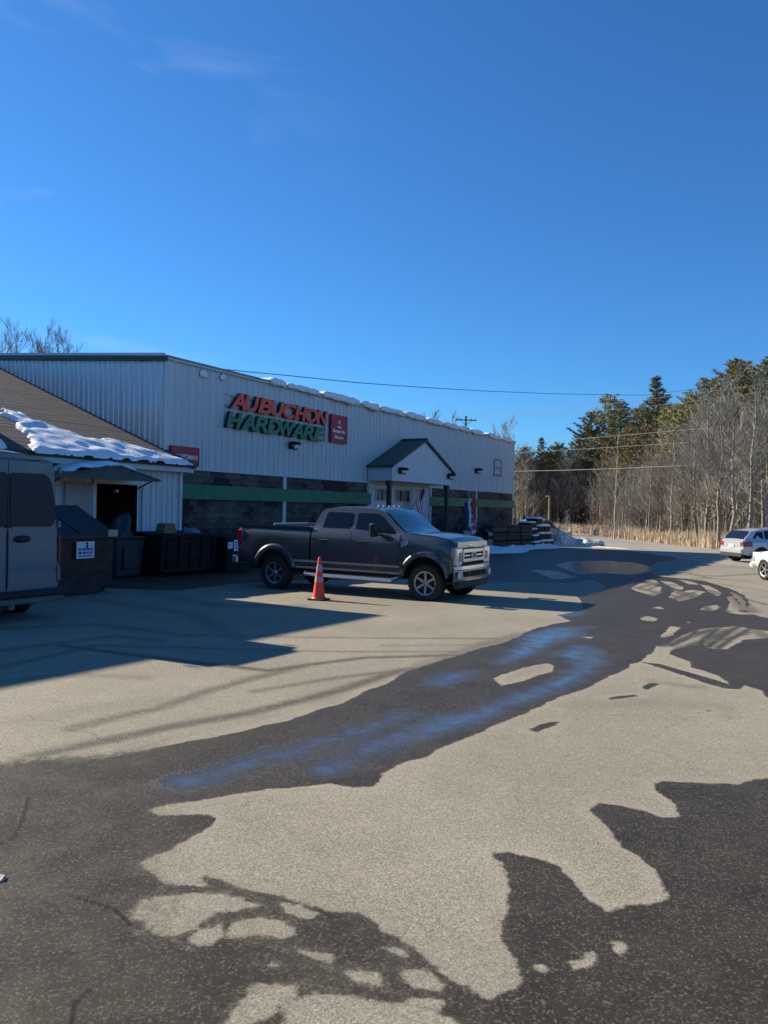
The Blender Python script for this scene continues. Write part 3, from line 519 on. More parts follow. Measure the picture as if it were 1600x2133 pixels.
# the porch
PV = -1.34; PL, PR, PM_ = 13.02, 19.66, 16.34; PE, PZ, PK = 3.72, 5.13, 3.03
b = MB(); b.prism([(PL, PK), (PR, PK), (PR, PE), (PM_, PZ-.03), (PL, PE)], PV, PV+.10, 'xz'); part('porch_gable', b, GABLEW, st)
for x in (PL, PR-.1):
    b = MB(); b.box(x, x+.1, PV+.102, -.035, PK, PE-.01); part('porch_side', b, GABLEW, st)
b = MB(); b.box(PL+.1, PR-.1, PV+.1, -.035, PK+.05, PK+.08); part('porch_ceiling', b, GABLEW, st)
for s in (-1, 1):
    e = PL if s < 0 else PR; sl = (PZ-PE)/(PM_-PL); nrib = 11
    b = MB(); ex = e+s*.16; ez = PE-.16*sl
    b.hexa([(ex, PV-.14, ez), (PM_, PV-.14, PZ), (PM_, -.036, PZ), (ex, -.036, ez), (ex, PV-.14, ez+.09), (PM_, PV-.14, PZ+.09), (PM_, -.036, PZ+.09), (ex, -.036, ez+.09)])
    rf = part('porch_roof', b, GREENR, st)
for x in (PL+.13, PR-.13):
    b = MB(); b.box(x-.09, x+.09, PV+.12, PV+.30, -.9, PK-.002); b.box(x-.14, x+.14, PV+.105, PV+.35, PK-.22, PK-.003); part('porch_column', b, EAVE, st)
b = MB(); b.tube([(PM_, -.04, PZ+.1), (PM_, PV-.15, PZ+.1)], .06, 8); part('ridge_cap', b, GREENR, st)

# snow slabs sliding over the eave
def slab(L_, seed):
    q = MB(); r = random.Random(seed); n = max(6, int(L_/.09)); prof = [(.9, .10), (.5, .20), (.1, .25), (-.12, .24), (-.25, .16), (-.30, .04), (-.27, -.10), (-.16, -.16), (-.13, -.05), (-.10, .09), (.9, .085)]
    P = []; dr = r.uniform(.5, 1.15); th = r.uniform(.75, 1.25); ph = r.uniform(0, 9)
    for i in range(n+1):
        a = i/n; e = min(1, math.sin(math.pi*min(max(a, 0.0), 1))**.35+.12) if 0 < i < n else .15; row = []
        for v, z in prof:
            d = dr*(.75+.5*noise.noise(Vector((a*L_*1.1+ph, seed, 0)))); k = th*(.8+.5*noise.noise(Vector((a*L_*1.7+ph, seed, 5))))
            jx = .07*noise.noise(Vector((a*L_*4, v*5, seed*3)))+.03*noise.noise(Vector((a*L_*14, v*12, seed*3)))
            vv = v if v > 0 else -.12+(v+.12)*e*d
            zz = .09+(z-.09)*k*(e if z > .09 else e*d) if z > -.001 else z*e*d*1.0
            row.append((a*L_, vv+jx, zz+jx+ (GS*vv if vv > 0 else 0)))
        P.append(row+[row[0]])
    q.grid(P); q.face(range(0, len(P[0])-1)); nn = len(P[0]); bb = len(P)*nn-nn; q.face(range(bb, bb+nn-1)); return q
slabs = [(5.35, 1.0), (6.5, 2.2), (9.05, 3.0), (12.3, 1.5), (13.9, 2.5), (16.6, 2.3), (19.1, 1.9), (21.2, 2.1), (23.5, 1.5), (25.2, 1.8), (28.0, 2.2), (30.5, 1.9)]
SL = ['first slab of snow hanging over the store eave, the one nearest the corner', 'snow slab on the eave just above the letter at the left of the red logo sign', 'long snow slab above the tall red sign on the store eave', 'short snow slab on the eave right of the tall red sign', 'snow slab on the eave at the left side of the porch roof', 'snow slab on the eave directly above the porch ridge', 'snow slab on the eave above the right porch column', 'snow slab on the eave right of the porch, before the far wall lamp', 'short snow slab on the eave just left of the far wall lamp', 'snow slab on the eave above the far wall lamp', 'low snow slab on the eave between the far wall lamp and the poster', 'last snow slab at the far end of the store eave']
for i, (t, l) in enumerate(slabs):
    solo('snow_slab', slab(l, i+3), SNOW, SL[i], 'snow', M=LF @ Matrix.Translation((t, 0, EZ)), group='snow slabs sliding over the store eave', smooth=True)
for t, z, w_, h_ in ((1.75, 6.27, .30, .20), (2.75, 6.29, .24, .17)):
    q = lump(w_*1.2, h_*1.5, .07, t*7, 7); q.v = [(x, -zz, y-.25*abs(x)) for x, y, zz in q.v]
    solo('snow_patch', q, SNOW, 'snow clump on the siding near the store corner, the %s of two' % ('left' if t < 2 else 'right'), 'snow', M=LF @ Matrix.Translation((t, -.035, z)), smooth=True)

# signs on the store front
def letters(s, t0, t1, z0, h, face, label_root):
    ims = []
    n = len(s); step = (t1-t0)/n
    for i, ch in enumerate(s):
        me = text_mesh(ch, 1.0, .14, [face, LETS], bold=.035, shear=.22, name='letter')
        xs = [v.co.x for v in me.vertices]; ys_ = [v.co.y for v in me.vertices]; x0, x1, y0, y1 = min(xs), max(xs), min(ys_), max(ys_)
        w = step*(1.12 if ch not in 'WM' else 1.3)
        for v in me.vertices:
            v.co.x = (v.co.x-x0)/(x1-x0)*w; v.co.y = (v.co.y-y0)/(y1-y0)*h
        o = link('letter', me, label_root, LF.inverted() @ LF @ Matrix.Translation((t0+i*step, -.16, z0)) @ RX)
        o['label'] = 'letter %s' % ch
sg = thing('store_sign', 'raised slanted store lettering, AUBUCHON in orange over HARDWARE in green, on the white siding', 'sign', LF)
letters('AUBUCHON', 2.98, 9.15, 5.22, .60, LETO, sg); letters('HARDWARE', 2.78, 8.95, 4.50, .60, LETG, sg)
b = MB()
for z in (5.3, 5.7, 4.6, 4.95): b.box(2.9, 9.1, -.09, -.05, z, z+.05)
b.box(9.22, 9.30, -.12, -.036, 4.55, 5.35)
part('mounting_rail', b, SIDING, sg)
def panel_sign(name, label, t0, t1, z0, z1, m, texts, v=-.05, th=.10, tri=None, cat='sign'):
    o = thing(name, label, cat, LF @ Matrix.Translation(((t0+t1)/2, v, z0)))
    w = (t1-t0)/2; b = MB(); b.box(-w, w, -th, 0, 0, z1-z0); part('panel', b, m, o, bevel=.01)
    b = MB()
    for x0, x1, a, c in ((-w, w, 0, .03), (-w, w, z1-z0-.03, z1-z0), (-w, -w+.03, .03, z1-z0-.03), (w-.03, w, .03, z1-z0-.03)): b.box(x0, x1, -th-.012, -th-.001, a, c)
    part('edge_frame', b, m, o)
    for txt, x, z, wd, hh, mm_ in texts:
        me = text_mesh(txt, 1, .006, mm_, bold=.02, name='lettering'); xs = [q.co.x for q in me.vertices]; ys_ = [q.co.y for q in me.vertices]
        cx, cy = (max(xs)+min(xs))/2, (max(ys_)+min(ys_))/2; kx = wd/(max(xs)-min(xs)); ky = hh/(max(ys_)-min(ys_))
        for q in me.vertices: q.co.x = (q.co.x-cx)*kx; q.co.y = (q.co.y-cy)*ky
        link('lettering', me, o, Matrix.Translation((x, -th-.006, z)) @ RX)
    if tri:
        b = MB()
        for pl_ in tri: b.prism(pl_, -th-.008, -th-.002, 'xz')
        part('emblem', b, LETW, o)
    return o
panel_sign('paint_brand_sign', 'tall dark red sign with white triangle emblem, right of the store letters', 9.62, 10.93, 4.56, 5.78, REDS,
    [('Benjamin', -.02, .50, .98, .20, LETW), ('Moore', -.02, .26, .68, .17, LETW)], tri=[[(-.02, 1.02), (-.10, .82), (.02, .92)], [(0, 1.03), (.03, .91), (.14, .80)], [(-.14, .74), (.16, .74), (.20, .67), (-.18, .67)]])
panel_sign('tool_brand_sign', 'wide dark red sign with one white word, half hidden by the snowy roof edge', .20, 1.50, 3.02, 3.66, REDS, [('CRAFTSMAN', 0, .30, 1.12, .16, LETW)])
panel_sign('wall_poster', 'narrow pale blue notice on the siding near the far end of the store', 29.2, 30.55, 4.0, 5.13, mat('pale_blue_print', (.30, .40, .50), .5, var=.4, vscale=3), [('NOTICE', 0, .95, .9, .13, INKD)], th=.02) if False else None
o = thing('wall_notice', 'narrow pale blue framed notice on the siding near the far end of the store', 'notice', LF @ Matrix.Translation((29.87, -.04, 4.0)))
b = MB(); b.box(-.68, .68, -.03, 0, 0, 1.13); part('frame', b, mat('teal_frame', (.10, .19, .24), .5), o)
b = MB(); b.box(-.58, .50, -.034, -.031, .60, 1.02); b.box(-.58, .50, -.034, -.031, .12, .50); part('sheet', b, mat('pale_print', (.36, .44, .50), .5, var=.3, vscale=4), o)

def wall_lamp(t, v, z, label):
    o = thing('wall_lamp', label, 'lamp', LF @ Matrix.Translation((t, v, z)), 'dark wall lamps on the store')
    b = MB(); b.box(-.11, .11, -.10, 0, -.14, .14); part('bracket', b, BLACKM, o, bevel=.01)
    b = MB(); b.hexa([(-.16, -.42, .02), (.16, -.42, .02), (.16, -.101, .02), (-.16, -.101, .02), (-.14, -.40, .14), (.14, -.40, .14), (.14, -.101, .17), (-.14, -.101, .17)]); part('hood', b, BLACKM, o)
    b = MB(); b.box(-.12, .12, -.38, -.14, -.02, .018); part('lens', b, LAMPC, o)
    b = MB(); b.tube([(0, -.1, -.11), (0, -.28, -.17), (0, -.34, -.12)], .028); part('sensor_arm', b, BLACKM, o)
wall_lamp(6.85, -.035, 4.18, 'dark wall lamp below the green sign letters'); wall_lamp(26.15, -.035, 4.16, 'dark wall lamp on the siding left of the far notice')
wall_lamp(13.72, PV-.002, 3.52, 'dark lamp on the left side of the porch gable'); wall_lamp(19.2, PV-.002, 3.50, 'dark lamp on the right side of the porch gable')

# ------------------------------------------------------------------ the low annexe at the left
an = thing('annexe_building', 'low annexe with brown shingle roof, patchy snow and dark doorway, left of the store', 'building', LF)
AV, AE, SLP = -.81, 2.95, .379
def roofz(v): return 3.08+SLP*(v+1.16)
for k in range(30):
    t1 = -.02-k*.9
    if -3.36 < t1-.45 < -1.58: continue
    q = MB(); q2 = rib_profile(.892, 4, .025, .035); z0 = -.7
    q.grid([[(x, y, z0) for x, y in q2], [(x, y, 2.80) for x, y in q2]])
    part('wall_panel', q, SIDING, an, M=Matrix.Translation((t1-.9, AV, 0)))
b = MB(); b.box(-3.42, -1.55, AV-.02, AV+.05, 2.28, 2.80); part('door_header', b, SIDING, an)
b = MB(); b.box(-3.36, -1.62, 2.5, 2.56, -.6, 2.4); b.box(-3.42, -3.36, AV+.05, 2.5, -.6, 2.6); b.box(-1.62, -1.56, AV+.05, 2.5, -.6, 2.6); b.box(-3.36, -1.62, AV+.05, 2.5, 2.4, 2.46)
part('door_recess', b, BROWNIN, an)
b = MB(); b.box(-27, -3.43, AV+.04, 9, -.9, 2.8); b.box(-1.54, -.02, AV+.04, 9, -.9, 2.8); b.prism([(AV+.04, 2.80), (9, 2.80), (9, roofz(9)-.1), (AV+.04, roofz(AV+.04)-.1)], -27, -.03, 'yz')
part('wall_core', b, SIDING, an)
for t in (-3.42, -1.60):
    b = MB(); b.box(t-.06, t+.06, AV-.06, AV-.026, -.45, 2.28); part('door_jamb', b, TRIMW, an)
b = MB(); b.box(-4.42, -3.52, AV-.09, AV-.03, -.4, 2.27); dl = part('door_leaf', b, mat('off_white_door', (.36, .33, .33), .6, var=.15), an, label='white door leaf folded open against the wall')
b = MB(); b.box(-.13, -.01, AV-.07, AV-.026, -.5, 2.76); part('corner_trim', b, TRIMW, an)
b = MB(); b.box(-27, .15, -1.19, -1.15, 2.75, 2.98); part('fascia', b, TRIMW, an)
b = MB(); b.box(-27, .15, -1.149, AV-.03, 2.78, 2.81); part('soffit', b, TRIMW, an)
b = MB(); b.box(-27, .16, -1.27, -1.195, 2.90, 3.03); part('gutter', b, EAVE, an)
# shingle courses, each a strip lapping the one below
for k in range(34):
    v0 = -1.30+k*.31; q = MB(); t0, t1 = -27.0, .16; r = random.Random(k)
    if v0 > 9: break
    n = 30
    P0 = []; P1 = []; P2 = []
    for i in range(n+1):
        t = t0+(t1-t0)*i/n; j = r.uniform(-.008, .008)
        P0.append((t, v0, roofz(v0)-.02)); P1.append((t, v0+j, roofz(v0)+.008)); P2.append((t, v0+.33, roofz(v0+.33)+.006))
    q.grid([P0, P1, P2]); part('shingle_course', q, SHING, an)
b = MB(); b.hexa([(.02, -1.3, roofz(-1.3)-.16), (.16, -1.3, roofz(-1.3)-.16), (.16, 9.2, roofz(9.2)-.16), (.02, 9.2, roofz(9.2)-.16), (.02, -1.3, roofz(-1.3)-.022), (.16, -1.3, roofz(-1.3)-.022), (.16, 9.2, roofz(9.2)-.022), (.02, 9.2, roofz(9.2)-.022)])
part('rake_board', b, EAVE, an)
# taller block further along the annexe (left of the view, it throws the wide shadow)
tb = thing('tall_storage_block', 'taller grey metal block standing behind the annexe roof, left of the view', 'building', LF)
b = MB(); b.hexa([(-24, 1.0, -.5), (-5.1, 1.0, -.5), (-5.1, 8, -.5), (-24, 8, -.5), (-24, 1.0, 6.0), (-6.1, 1.0, 6.0), (-6.1, 8, 6.0), (-24, 8, 6.0)]); part('wall', b, SIDING, tb)
b = MB(); b.box(-24.2, -6.05, .85, 8.2, 6.002, 6.12); part('roof', b, ROOFM, tb)

def sheet_on(poly, zf, thick, step, seed, m=SNOW, edge=.35):
    xs = [p[0] for p in poly]; ys_ = [p[1] for p in poly]; x0, x1, y0, y1 = min(xs), max(xs), min(ys_), max(ys_)
    nx, ny = int((x1-x0)/step)+2, int((y1-y0)/step)+2
    X, Y = np.meshgrid(np.linspace(x0, x1, nx), np.linspace(y0, y1, ny), indexing='ij'); P = np.stack([X.ravel(), Y.ravel()], 1)
    d = sdf_polys(P, [poly]); q = MB(); ok = {}
    H = []
    for (x, y), dd in zip(P, d):
        nn = noise.fractal(Vector((x*1.3, y*1.3, seed)), .8, 2.1, 5)
        dd2 = dd+.34*nn*min(1, edge*3); h = max(0, min(1, dd2/edge))**.6*thick*(.75+.55*noise.noise(Vector((x*2.3, y*2.3, seed+4))))
        H.append(h if dd2 > 0 else -.03)
    base = len(q.v)
    for (x, y), h in zip(P, H): q.v.append((x, y, zf(x, y)+h))
    for i in range(nx-1):
        for j in range(ny-1):
            ids = [i*ny+j, (i+1)*ny+j, (i+1)*ny+j+1, i*ny+j+1]
            if max(H[k] for k in ids) > 0: q.face([base+k for k in ids])
    return q
SNP = [(-3.55, 2.55), (-3.73, 1.3), (-3.18, .86), (-2.9, .15), (-1.79, .45), (-1.08, -.27), (-.3, -.9), (-.05, -1.40), (-1.67, -1.47), (-4.64, -1.47), (-5.75, -1.42), (-5.32, -.58), (-4.86, .57), (-4.55, 1.1), (-4.5, 1.75), (-4.2, 1.6), (-4.1, 2.3), (-3.8, 2.0)]
solo('roof_snow', sheet_on(SNP, lambda x, y: roofz(y)+.018, .10, .06, 2, edge=.16), SNOW, 'ragged sheet of melting snow on the brown annexe roof', 'snow', M=LF, smooth=True)
solo('roof_snow', sheet_on([(-7.6, -1.36), (-7.4, -.8), (-6.9, -.75), (-6.2, -.95), (-6.3, -1.36)], lambda x, y: roofz(y)+.022, .16, .06, 5, edge=.2), SNOW, 'small bright snow remnant on the annexe roof above the van', 'snow', M=LF, smooth=True)

# door canopy
cn = thing('door_canopy', 'low gabled dark canopy with snow on its left slope, over the annexe doorway', 'canopy', LF)
CL, CRr, CA, CV = -5.67, -2.15, -3.62, -2.11
for s, e in ((-1, CL), (1, CRr)):
    b = MB(); ze = 2.38
    b.hexa([(e, CV, ze), (CA, CV, 2.72), (CA, AV-.03, 2.80), (e, AV-.03, ze+.06), (e, CV, ze+.05), (CA, CV, 2.77), (CA, AV-.03, 2.85), (e, AV-.03, ze+.11)]); part('canopy_roof', b, TEAL, cn)
b = MB(); b.prism([(CL+.05, 2.36), (CRr-.05, 2.36), (CA, 2.715)], CV+.01, CV+.05, 'xz'); part('canopy_gable', b, TEAL, cn)
for t in (CL+.35, CRr-.15):
    b = MB(); b.tube([(t, CV+.2, 2.38), (t, AV-.03, 1.98)], .022); part('brace', b, EAVE, cn)
solo('canopy_snow', sheet_on([(-5.1, -2.02), (-4.6, -2.05), (-3.75, -2.0), (-3.1, -2.0), (-2.5, -1.95), (-2.4, -1.2), (-3.6, -.9), (-5.3, -.9)], lambda x, y: 2.43+.06*(y+2.11)/1.3+(.34*(x-CL)/(CA-CL) if x < CA else .34*(CRr-x)/(CRr-CA))+.004, .13, .06, 8, edge=.18), SNOW, 'blue-shaded snow lying on the dark door canopy', 'snow', M=LF, smooth=True)

# ------------------------------------------------------------------ vehicles (x forward, y to the vehicle's left, z up, origin on the ground)
def interp(x, pts):
    if x <= pts[0][0]: return pts[0][1]
    for (a, b), (c, d) in zip(pts, pts[1:]):
        if x <= c:
            t = (x-a)/(c-a) if c > a else 0; t = t*t*(3-2*t)*.5+t*.5; return b+(d-b)*t
    return pts[-1][1]
class Body:
    def __init__(s, belt, top, zbot, axles, ar, w, wt, zc, taper):
        s.belt, s.top, s.zbot, s.axles, s.ar, s.w, s.wt, s.zc, s.taper = belt, top, zbot, axles, ar, w, wt, zc, taper
    def zb(s, x):
        z = interp(x, s.zbot)
        for a in s.axles:
            d = abs(x-a)
            if d < s.ar: z = max(z, s.zc+math.sqrt(s.ar**2-d*d))
        return z
    def half(s, x, z):
        b = interp(x, s.belt); f = interp(x, s.taper)
        k = (z-.55)/(b-.55); bul = 1-.055*max(0, k-.35)**1.6-.05*max(0, .1-k)*4-.06*max(0, (k-.84)/.16)**1.4
        return s.w*f*bul
    def yg(s, x, z):
        b = interp(x, s.belt); yb = s.half(x, b)-.015; ztop = max(q[1] for q in s.top)
        return yb-(z-b)*(yb-s.wt)/(ztop-b) if ztop > b+.01 else yb
    def fn(s, side=1):
        def f(x, q):
            b = interp(x, s.belt); T = max(interp(x, s.top), b+.002)
            if q <= 1:
                z0 = min(s.zb(x), b-.05); z = z0+(b-z0)*q; return (x, side*s.half(x, z), z)
            if q <= 2:
                ze = b+(T-b)*.93*(q-1); return (x, side*s.yg(x, ze), ze)
            ze = b+(T-b)*.93; y = s.yg(x, ze); k = q-2; crown = .045 if T < b+.1 else 0
            zz = ze+(T-ze)*math.sin(k*math.pi/2)+crown*math.sin(k*math.pi/2)
            return (x, side*y*(1-k), zz)
        return f
    def stations(s, x0, x1, step=.09):
        xs = set()
        n = int((x1-x0)/step)
        for i in range(n+1): xs.add(round(x0+(x1-x0)*i/n, 4))
        for a in s.axles:
            for k in range(0, 13):
                xs.add(round(a+s.ar*math.cos(math.pi*k/12)*.9999, 4))
            xs.add(round(a-s.ar-.001, 4)); xs.add(round(a+s.ar+.001, 4))
        return sorted(x for x in xs if x0 <= x <= x1)
    def shell(s, mb, x0, x1, m=0, cap=True):
        qs = [0, .15, .35, .55, .75, .9, 1, 1.25, 1.5, 1.75, 2, 2.2, 2.45, 2.7, 3]
        for side in (1, -1):
            f = s.fn(side); mb.grid([[f(x, q) for q in qs] for x in s.stations(x0, x1)], m)
        if cap:
            for x in (x0, x1):
                r = [s.fn(1)(x, q) for q in qs]+[s.fn(-1)(x, q) for q in qs[::-1][1:]]; b = len(mb.v); mb.v += r; mb.face(range(b, b+len(r)), m)
def arch_liner(mb, body, side, m=0):
    for a in body.axles:
        P = []
        for k in range(13):
            t = math.pi*k/12; x = a+body.ar*math.cos(t); z = body.zc+body.ar*math.sin(t); w = body.half(x, z)-.01
            P.append([(x, side*w, z), (x, side*(w-.38), z)])
        mb.grid(P, m)
        b = len(mb.v); mb.v += [p[1] for p in P]; mb.face(range(b, b+len(P)), m)
def flare(mb, body, a, side, width=.085, off=.035, m=0, t0=.05, t1=.95):
    P = []
    for k in range(17):
        t = math.pi*(t0+(t1-t0)*k/16); row = []
        for r, o in ((body.ar-.03, -.02), (body.ar-.02, off), (body.ar+width*.6, off*.9), (body.ar+width, .004)):
            x = a+r*math.cos(t); z = body.zc+r*math.sin(t); row.append((x, side*(body.half(x, max(z, .5))+o), z))
        P.append(row)
    mb.grid(P, m)
def wheel(parent, x, y, r, w, spokes=6, rimr=.62, out=1):
    b = MB(); T = r; h = w/2
    prof = [(T*rimr, -h*.8), (T*(rimr+.12), -h), (T*.93, -h*.98), (T*.985, -h*.8), (T, -h*.5), (T, h*.5), (T*.985, h*.8), (T*.93, h*.98), (T*(rimr+.12), h), (T*rimr, h*.8)]
    b.lathe(prof, 36, 'y', close=True)
    for k in range(36):      # tread blocks
        a = 2*math.pi*k/36; Mx = Matrix.Rotation(a, 4, 'Y')
        for s in (-1, 1): b.box(T-.004, T+.010, s*h*.5-h*.28, s*h*.5+h*.28, -.022, .022, M=Mx @ Matrix.Rotation(s*.2, 4, 'X'))
    wo = part('wheel', b, RUBBER, parent, 'auto', M=Matrix.Translation((x, y, r-.005)))
    b = MB(); Rr = T*rimr; o = out
    b.lathe([(Rr*1.0, -o*h*.8), (Rr*.97, o*h*.1), (Rr*.90, o*h*.55), (Rr*.93, o*h*.80), (Rr*1.03, o*h*.86)], 30, 'y')
    for k in range(spokes):
        Mx = Matrix.Rotation(2*math.pi*(k+.5)/spokes, 4, 'Y')
        b.hexa([Mx @ Vector(p) for p in [(Rr*.16, o*h*.30, -Rr*.15), (Rr*.94, o*h*.42, -Rr*.13), (Rr*.94, o*h*.42, Rr*.13), (Rr*.16, o*h*.30, Rr*.15), (Rr*.16, o*h*.62, -Rr*.11), (Rr*.92, o*h*.74, -Rr*.09), (Rr*.92, o*h*.74, Rr*.09), (Rr*.16, o*h*.62, Rr*.11)]])
    b.lathe([(.001, o*h*.80), (Rr*.13, o*h*.80), (Rr*.22, o*h*.66), (Rr*.26, o*h*.3)], 20, 'y')
    part('rim', b, ALLOY, wo, 'auto')
    b = MB(); b.lathe([(.001, o*h*.12), (Rr*.93, o*h*.12)], 24, 'y'); part('brake_disc', b, BPLAST, wo)
    return wo
def winpoly(body, side, pts, mb, off=.006, m=0):
    # window outline given as (x, z) on the greenhouse side
    P = [(x, side*(body.yg(x, z)+off), z) for x, z in pts]; c = Vector((0, 0, 0))
    for p in P: c += Vector(p)
    c /= len(P); b = len(mb.v); mb.v += P+[tuple(c)]
    for i in range(len(P)): mb.face((b+i, b+(i+1) % len(P), b+len(P)), m)
def rounded(pts, r=.05, n=3):
    out_ = []; N = len(pts)
    for i in range(N):
        p = Vector(pts[i]); a = (Vector(pts[i-1])-p); c = (Vector(pts[(i+1) % N])-p)
        ra = min(r, a.length*.45, c.length*.45); A = p+a.normalized()*ra; Cc = p+c.normalized()*ra
        for k in range(n+1):
            t = k/n; out_.append(tuple((A*(1-t)+p*t)*(1-t)+(p*(1-t)+Cc*t)*t))
    return out_
def grow(pts, d):
    c = Vector((sum(p[0] for p in pts)/len(pts), sum(p[1] for p in pts)/len(pts)))
    return [tuple(Vector(p)+(Vector(p)-c).normalized()*d) for p in pts]

# --- the grey pickup
TK = thing('pickup_truck', 'dark grey crew cab pickup truck with chrome bumper parked nose out behind the orange cone', 'truck', at(-2.52, -9.27, rz=R(-90)))
tkb = Body(belt=[(-3.2, 1.50), (-1.0, 1.47), (.2, 1.46), (.75, 1.41), (1.2, 1.40), (1.45, 1.44), (2.1, 1.40), (2.6, 1.33), (2.85, 1.24), (2.93, 1.17)],
    top=[(-.96, 1.47), (-.91, 1.64), (-.81, 1.90), (-.72, 1.975), (-.5, 2.02), (.2, 2.035), (.66, 2.015), (.84, 1.955), (1.50, 1.46), (1.58, 1.3)],
    zbot=[(-3.2, .78), (-2.6, .62), (-1.4, .56), (1.4, .56), (2.6, .60), (2.93, .72)], axles=[2.01, -2.01], ar=.535, w=1.0, wt=.74, zc=.46,
    taper=[(-3.2, .985), (-2.6, 1.0), (2.3, 1.0), (2.7, .975), (2.93, .93)])
b = MB(); tkb.shell(b, -.955, 2.93)
for s in (1, -1): arch_liner(b, tkb, s, 1)
part('body', b, [TRUCKP, BPLAST], TK, 'auto')
b = MB()      # load bed
for s in (1, -1):
    f = tkb.fn(s); qs = [0, .15, .35, .55, .75, .9, 1]
    b.grid([[f(x, q) for q in qs] for x in tkb.stations(-3.12, -1.0)])
    b.box(-3.12, -1.0, min(s*.955, s*.84), max(s*.955, s*.84), 1.455, 1.515)
    b.box(-3.10, -1.0, min(s*.86, s*.82), max(s*.86, s*.82), .98, 1.46)
b.box(-3.11, -1.0, -.84, .84, .93, .98); b.box(-1.06, -1.0, -.94, .94, .8, 1.50)
part('load_bed', b, [TRUCKP], TK, 'auto')
b = MB(); b.box(-3.17, -3.10, -.80, .80, .82, 1.49); tg = part('tailgate', b, TRUCKP, TK, bevel=.015)
b = MB(); b.box(-3.185, -3.171, -.14, .14, 1.22, 1.28); part('handle', b, BPLAST, tg)
b = MB(); b.box(-3.12, -1.0, -.955, -.925, 1.516, 1.53); b.box(-3.12, -1.0, .925, .955, 1.516, 1.53); part('bed_rail_cap', b, BPLAST, TK)
b = MB(); b.box(-2.5, -1.15, -.75, .55, 1.44, 1.515); b.tube([(-2.4, -.5, 1.53), (-1.6, -.2, 1.56), (-1.15, .3, 1.54)], .05); part('bed_cover', b, TARP, TK, bevel=.02)
for s in (1, -1):
    y = s*.985
    b = MB(); b.box(-3.155, -3.0, min(y, s*.81), max(y, s*.81)+(.0), 1.02, 1.40); 
    b.v = [(x, yy*(1.0 if abs(yy) > .9 else 1), z) for x, yy, z in b.v]; part('tail_lamp', b, REDLAMP, TK, bevel=.02)
    for a in (2.01, -2.01):
        b = MB(); flare(b, tkb, a, s, width=.10, off=.045); part('wheel_flare', b, TRUCKP, TK, 'auto')
    # doors
    for x0, x1, wn in ((-.90, .125, [(-.70, 1.505), (.05, 1.495), (.07, 1.87), (-.57, 1.885), (-.63, 1.85)]), (.14, 1.38, [(.20, 1.495), (.72, 1.47), (.82, 1.43), (1.25, 1.43), (.85, 1.79), (.74, 1.865), (.21, 1.875)])):
        b = MB(); fs = tkb.fn(s); patch(b, lambda x, q: fs(x, q), x0, x1, .06, .985, 8, 8, .012, .03, flip=(s > 0)); d = part('door', b, TRUCKP, TK, 'auto')
        b = MB(); winpoly(tkb, s, grow(rounded(wn, .05), .03), b, .004); part('window_frame', b, BPLAST, d)
        b = MB(); winpoly(tkb, s, rounded(wn, .04), b, .010); part('window', b, GLASSD, d)
        hx = x0+.22; hy = s*(tkb.half(hx, 1.22)+.02)
        b = MB(); b.box(hx, hx+.22, min(hy, hy+s*.035), max(hy, hy+s*.035), 1.21, 1.25); b.box(hx-.01, hx+.02, min(hy-s*.02, hy+s*.03), max(hy-s*.02, hy+s*.03), 1.20, 1.26); part('handle', b, BPLAST, d, bevel=.008)
    b = MB(); yy = [tkb.half(x, .74)+.02 for x in (-1.3, 1.3)]
    b.box(-1.42, 1.40, min(s*1.0, s*1.018), max(s*1.0, s*1.018), .70, .745); part('side_moulding', b, mat('dusty_grey_trim', (.26, .25, .24), .5), TK)
    b = MB(); b.box(-1.36, 1.42, min(s*.97, s*1.004), max(s*.97, s*1.004), .555, .60); part('rocker_trim', b, mat('dusty_grey_trim', (.26, .25, .24), .5), TK)
    b = MB(); b.tube([(-1.15, s*.90, .52), (-1.05, s*1.06, .43), (1.25, s*1.06, .42), (1.35, s*.9, .5)], .045, 8); part('step_bar', b, CHROME, TK, 'auto')
    # mirror
    mr = MB(); mr.box(.82, .93, min(s*1.12, s*1.36), max(s*1.12, s*1.36), 1.36, 1.66); mo_ = part('mirror', mr, BPLAST, TK, bevel=.03)
    mr = MB(); mr.box(.931, .965, min(s*1.13, s*1.35), max(s*1.13, s*1.35), 1.44, 1.65); part('mirror_cap', mr, BPLAST, mo_, bevel=.012)
    mr = MB(); mr.box(.808, .819, min(s*1.14, s*1.34), max(s*1.14, s*1.34), 1.39, 1.63); part('mirror_glass', mr, CHROME, mo_)
    mr = MB(); mr.tube([(.90, s*.93, 1.46), (.88, s*1.14, 1.48)], .03, 6); mr.tube([(.90, s*.93, 1.40), (.88, s*1.14, 1.40)], .025, 6); part('mirror_arm', mr, BPLAST, mo_)
    # lamps
    b = MB(); fs = tkb.fn(s); patch(b, lambda x, q: fs(x, q), 2.745, 2.81, .50, .84, 2, 4, .012, .03, flip=(s > 0)); part('side_marker', b, AMBER, TK)
    b = MB(); ya, yb = (s*.60, s*.945); b.box(2.81, 2.985, min(ya, yb), max(ya, yb), .80, 1.185); hl = part('headlamp', b, LAMPC, TK, bevel=.03)
    b = MB(); b.box(2.986, 2.992, min(s*.66, s*.80), max(s*.66, s*.80), .90, 1.08); part('projector', b, mat('lamp_dark', (.08, .10, .10), .2), hl)
    b = MB(); b.lathe([(.001, .0), (.075, .0), (.085, -.03)], 16, 'z', M=Matrix.Translation((3.09, s*.84, .60)) @ Matrix.Rotation(R(90), 4, 'Y')); part('fog_lamp', b, LAMPC, TK)
    b = MB(); fs = tkb.fn(s); patch(b, lambda x, q: fs(x, q), 1.44, 1.60, .66, .80, 1, 1, .03, .03, flip=(s > 0)); part('fender_badge', b, CHROME, TK)
b = MB(); P = []
